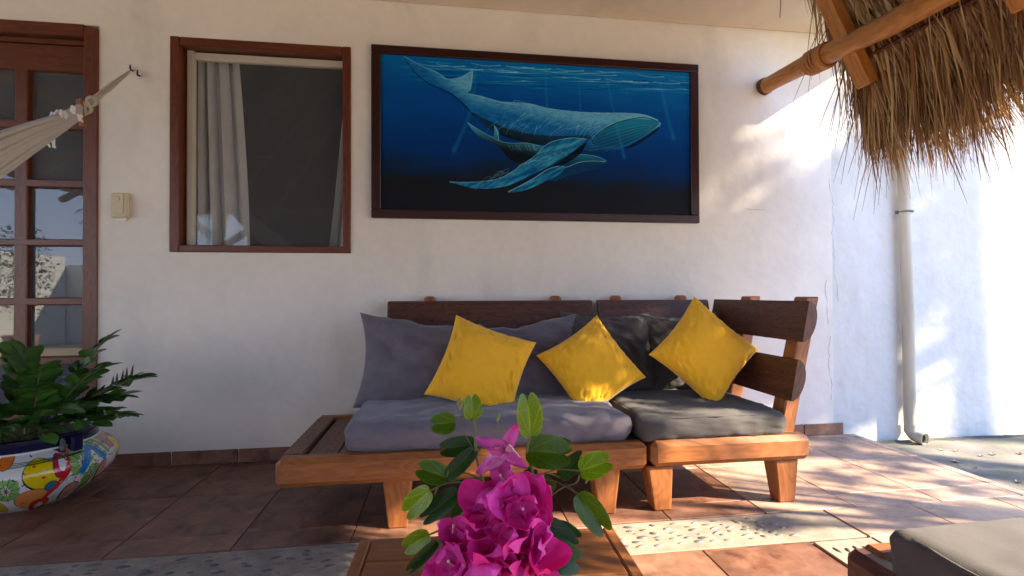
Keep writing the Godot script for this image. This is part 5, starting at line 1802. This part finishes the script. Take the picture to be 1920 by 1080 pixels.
	# papery magenta bunches
	var bunches := [
		["large papery magenta flower bunch at the centre of the vase", [[948, 902, 0.85, 0.01], [988, 918, 0.95, 0], [918, 918, 0.9, 0.01], [950, 945, 1.1, -0.02], [1000, 955, 0.95, -0.005], [898, 955, 1.05, 0], [968, 985, 1.05, -0.02], [1012, 988, 0.7, 0.01], [915, 990, 0.95, -0.01], [975, 948, 0.8, -0.02]]],
		["narrow deep magenta flower bunch left of the large one", [[848, 1000, 0.7, 0], [860, 1025, 0.75, 0], [838, 1035, 0.7, 0], [852, 1060, 0.9, -0.02], [834, 1080, 0.85, 0], [850, 1090, 0.9, -0.01]]],
		["bright magenta flower bunch hanging lowest before the vase", [[925, 1025, 1.1, -0.03], [905, 1055, 1.1, -0.035], [950, 1050, 1.0, -0.03], [930, 1080, 1.2, -0.04], [960, 1080, 1.0, -0.03], [900, 1090, 1.0, -0.03]]],
		["small crinkled magenta flower bunch right of the lowest bunch", [[985, 1030, 1.0, -0.02], [1010, 1035, 1.0, -0.03], [1005, 1010, 0.8, -0.02], [1020, 1060, 0.7, -0.02], [990, 1050, 0.8, -0.02]]]]
	for bu in bunches:
		var o := thing("flower_bunch", bu[0], "flowers")
		var st := MB.new()
		var q0: Array = bu[1][0]
		st.tube([at(q0[0], q0[1], D + 0.01), at(lerpf(q0[0], 955, 0.5), lerpf(q0[1], 1080, 0.5), D + 0.012), at(955, 1085, D)], [0.0016], 6)
		obj("stem", st, M.stem, o)
		for q in bu[1]:
			var c := at(q[0], q[1], D - 0.03 + q[3])
			var s: float = q[2]
			var spin := rng.randf() * TAU
			var look := ((lens.origin - c).normalized() + Vector3(rng.randfn(0, 0.5), rng.randfn(0.1, 0.45), 0)).normalized()
			var rx := look.cross(Vector3.UP).normalized()
			var ry := rx.cross(look)
			for k in 3:
				var a := spin + TAU * k / 3.0 + rng.randfn(0, 0.2)
				var dir := rx * cos(a) + ry * sin(a) + look * 0.55
				var hue := rng.randf()
				var m := Color(0.88, 0.02, 0.34).lerp(Color(0.90, 0.10, 0.62), hue)
				petal(o, "bract", c - look * 0.006, dir, look, 0.047 * s, 0.049 * s, 0.6, 0.8, m * 0.92, m, 0.85)
			if rng.randf() < 0.4:
				var tb := MB.new()
				tb.tube([c, c + look * 0.012 + ry * 0.004, c + look * 0.016 + ry * 0.006], [0.0012, 0.001, 0.0022], 7)
				obj("floret", tb, mat(lin(0.78, 0.62, 0.55), 0.6), o)

# ---------- matching seat at the lower right ----------
func footstool() -> void:
	var s := thing("stool", "low wooden seat frame at lower right corner, nearest the lens", "stool", Vector3(1.365, 0, 2.215))
	beam("side_beam", Vector3(-0.385, 0.238, -0.0), Vector3(0.07, 0.115, 0.80), 0.02, M.brown, s)
	beam("end_beam", Vector3(0.04, 0.250, -0.36), Vector3(0.84, 0.108, 0.07), 0.015, M.orange, s)
	beam("end_beam", Vector3(0.04, 0.250, 0.36), Vector3(0.84, 0.108, 0.07), 0.015, M.orange, s)
	for k in 5: beam("deck_board", Vector3(-0.3 + k * 0.16, 0.26, 0), Vector3(0.15, 0.024, 0.64), 0.003, M.deck, s)
	for q in [[-0.36, -0.3], [-0.36, 0.3], [0.4, -0.3], [0.4, 0.3]]:
		beam("leg", Vector3(q[0], 0.098, q[1]), Vector3(0.075, 0.19, 0.075), 0.006, M.orange, s)
	var b := MB.new()
	b.cushion(Vector3(0.80, 0.112, 0.72), 0.030, Vector3(0, 0.012, 0.0), noise(215, 0.08, 3), 0.008, 26)
	var sc := placed(b, "seat_cushion", M.stool, "dark brown-grey seat cushion with a sunlit edge, lower right corner", "cushion", Transform3D(Basis(Vector3.UP, 0.02), Vector3(1.365, 0.331, 2.27)))
	seam(sc, Vector3(0.80, 0.112, 0.72), 0.03, M.stool, 0.001)
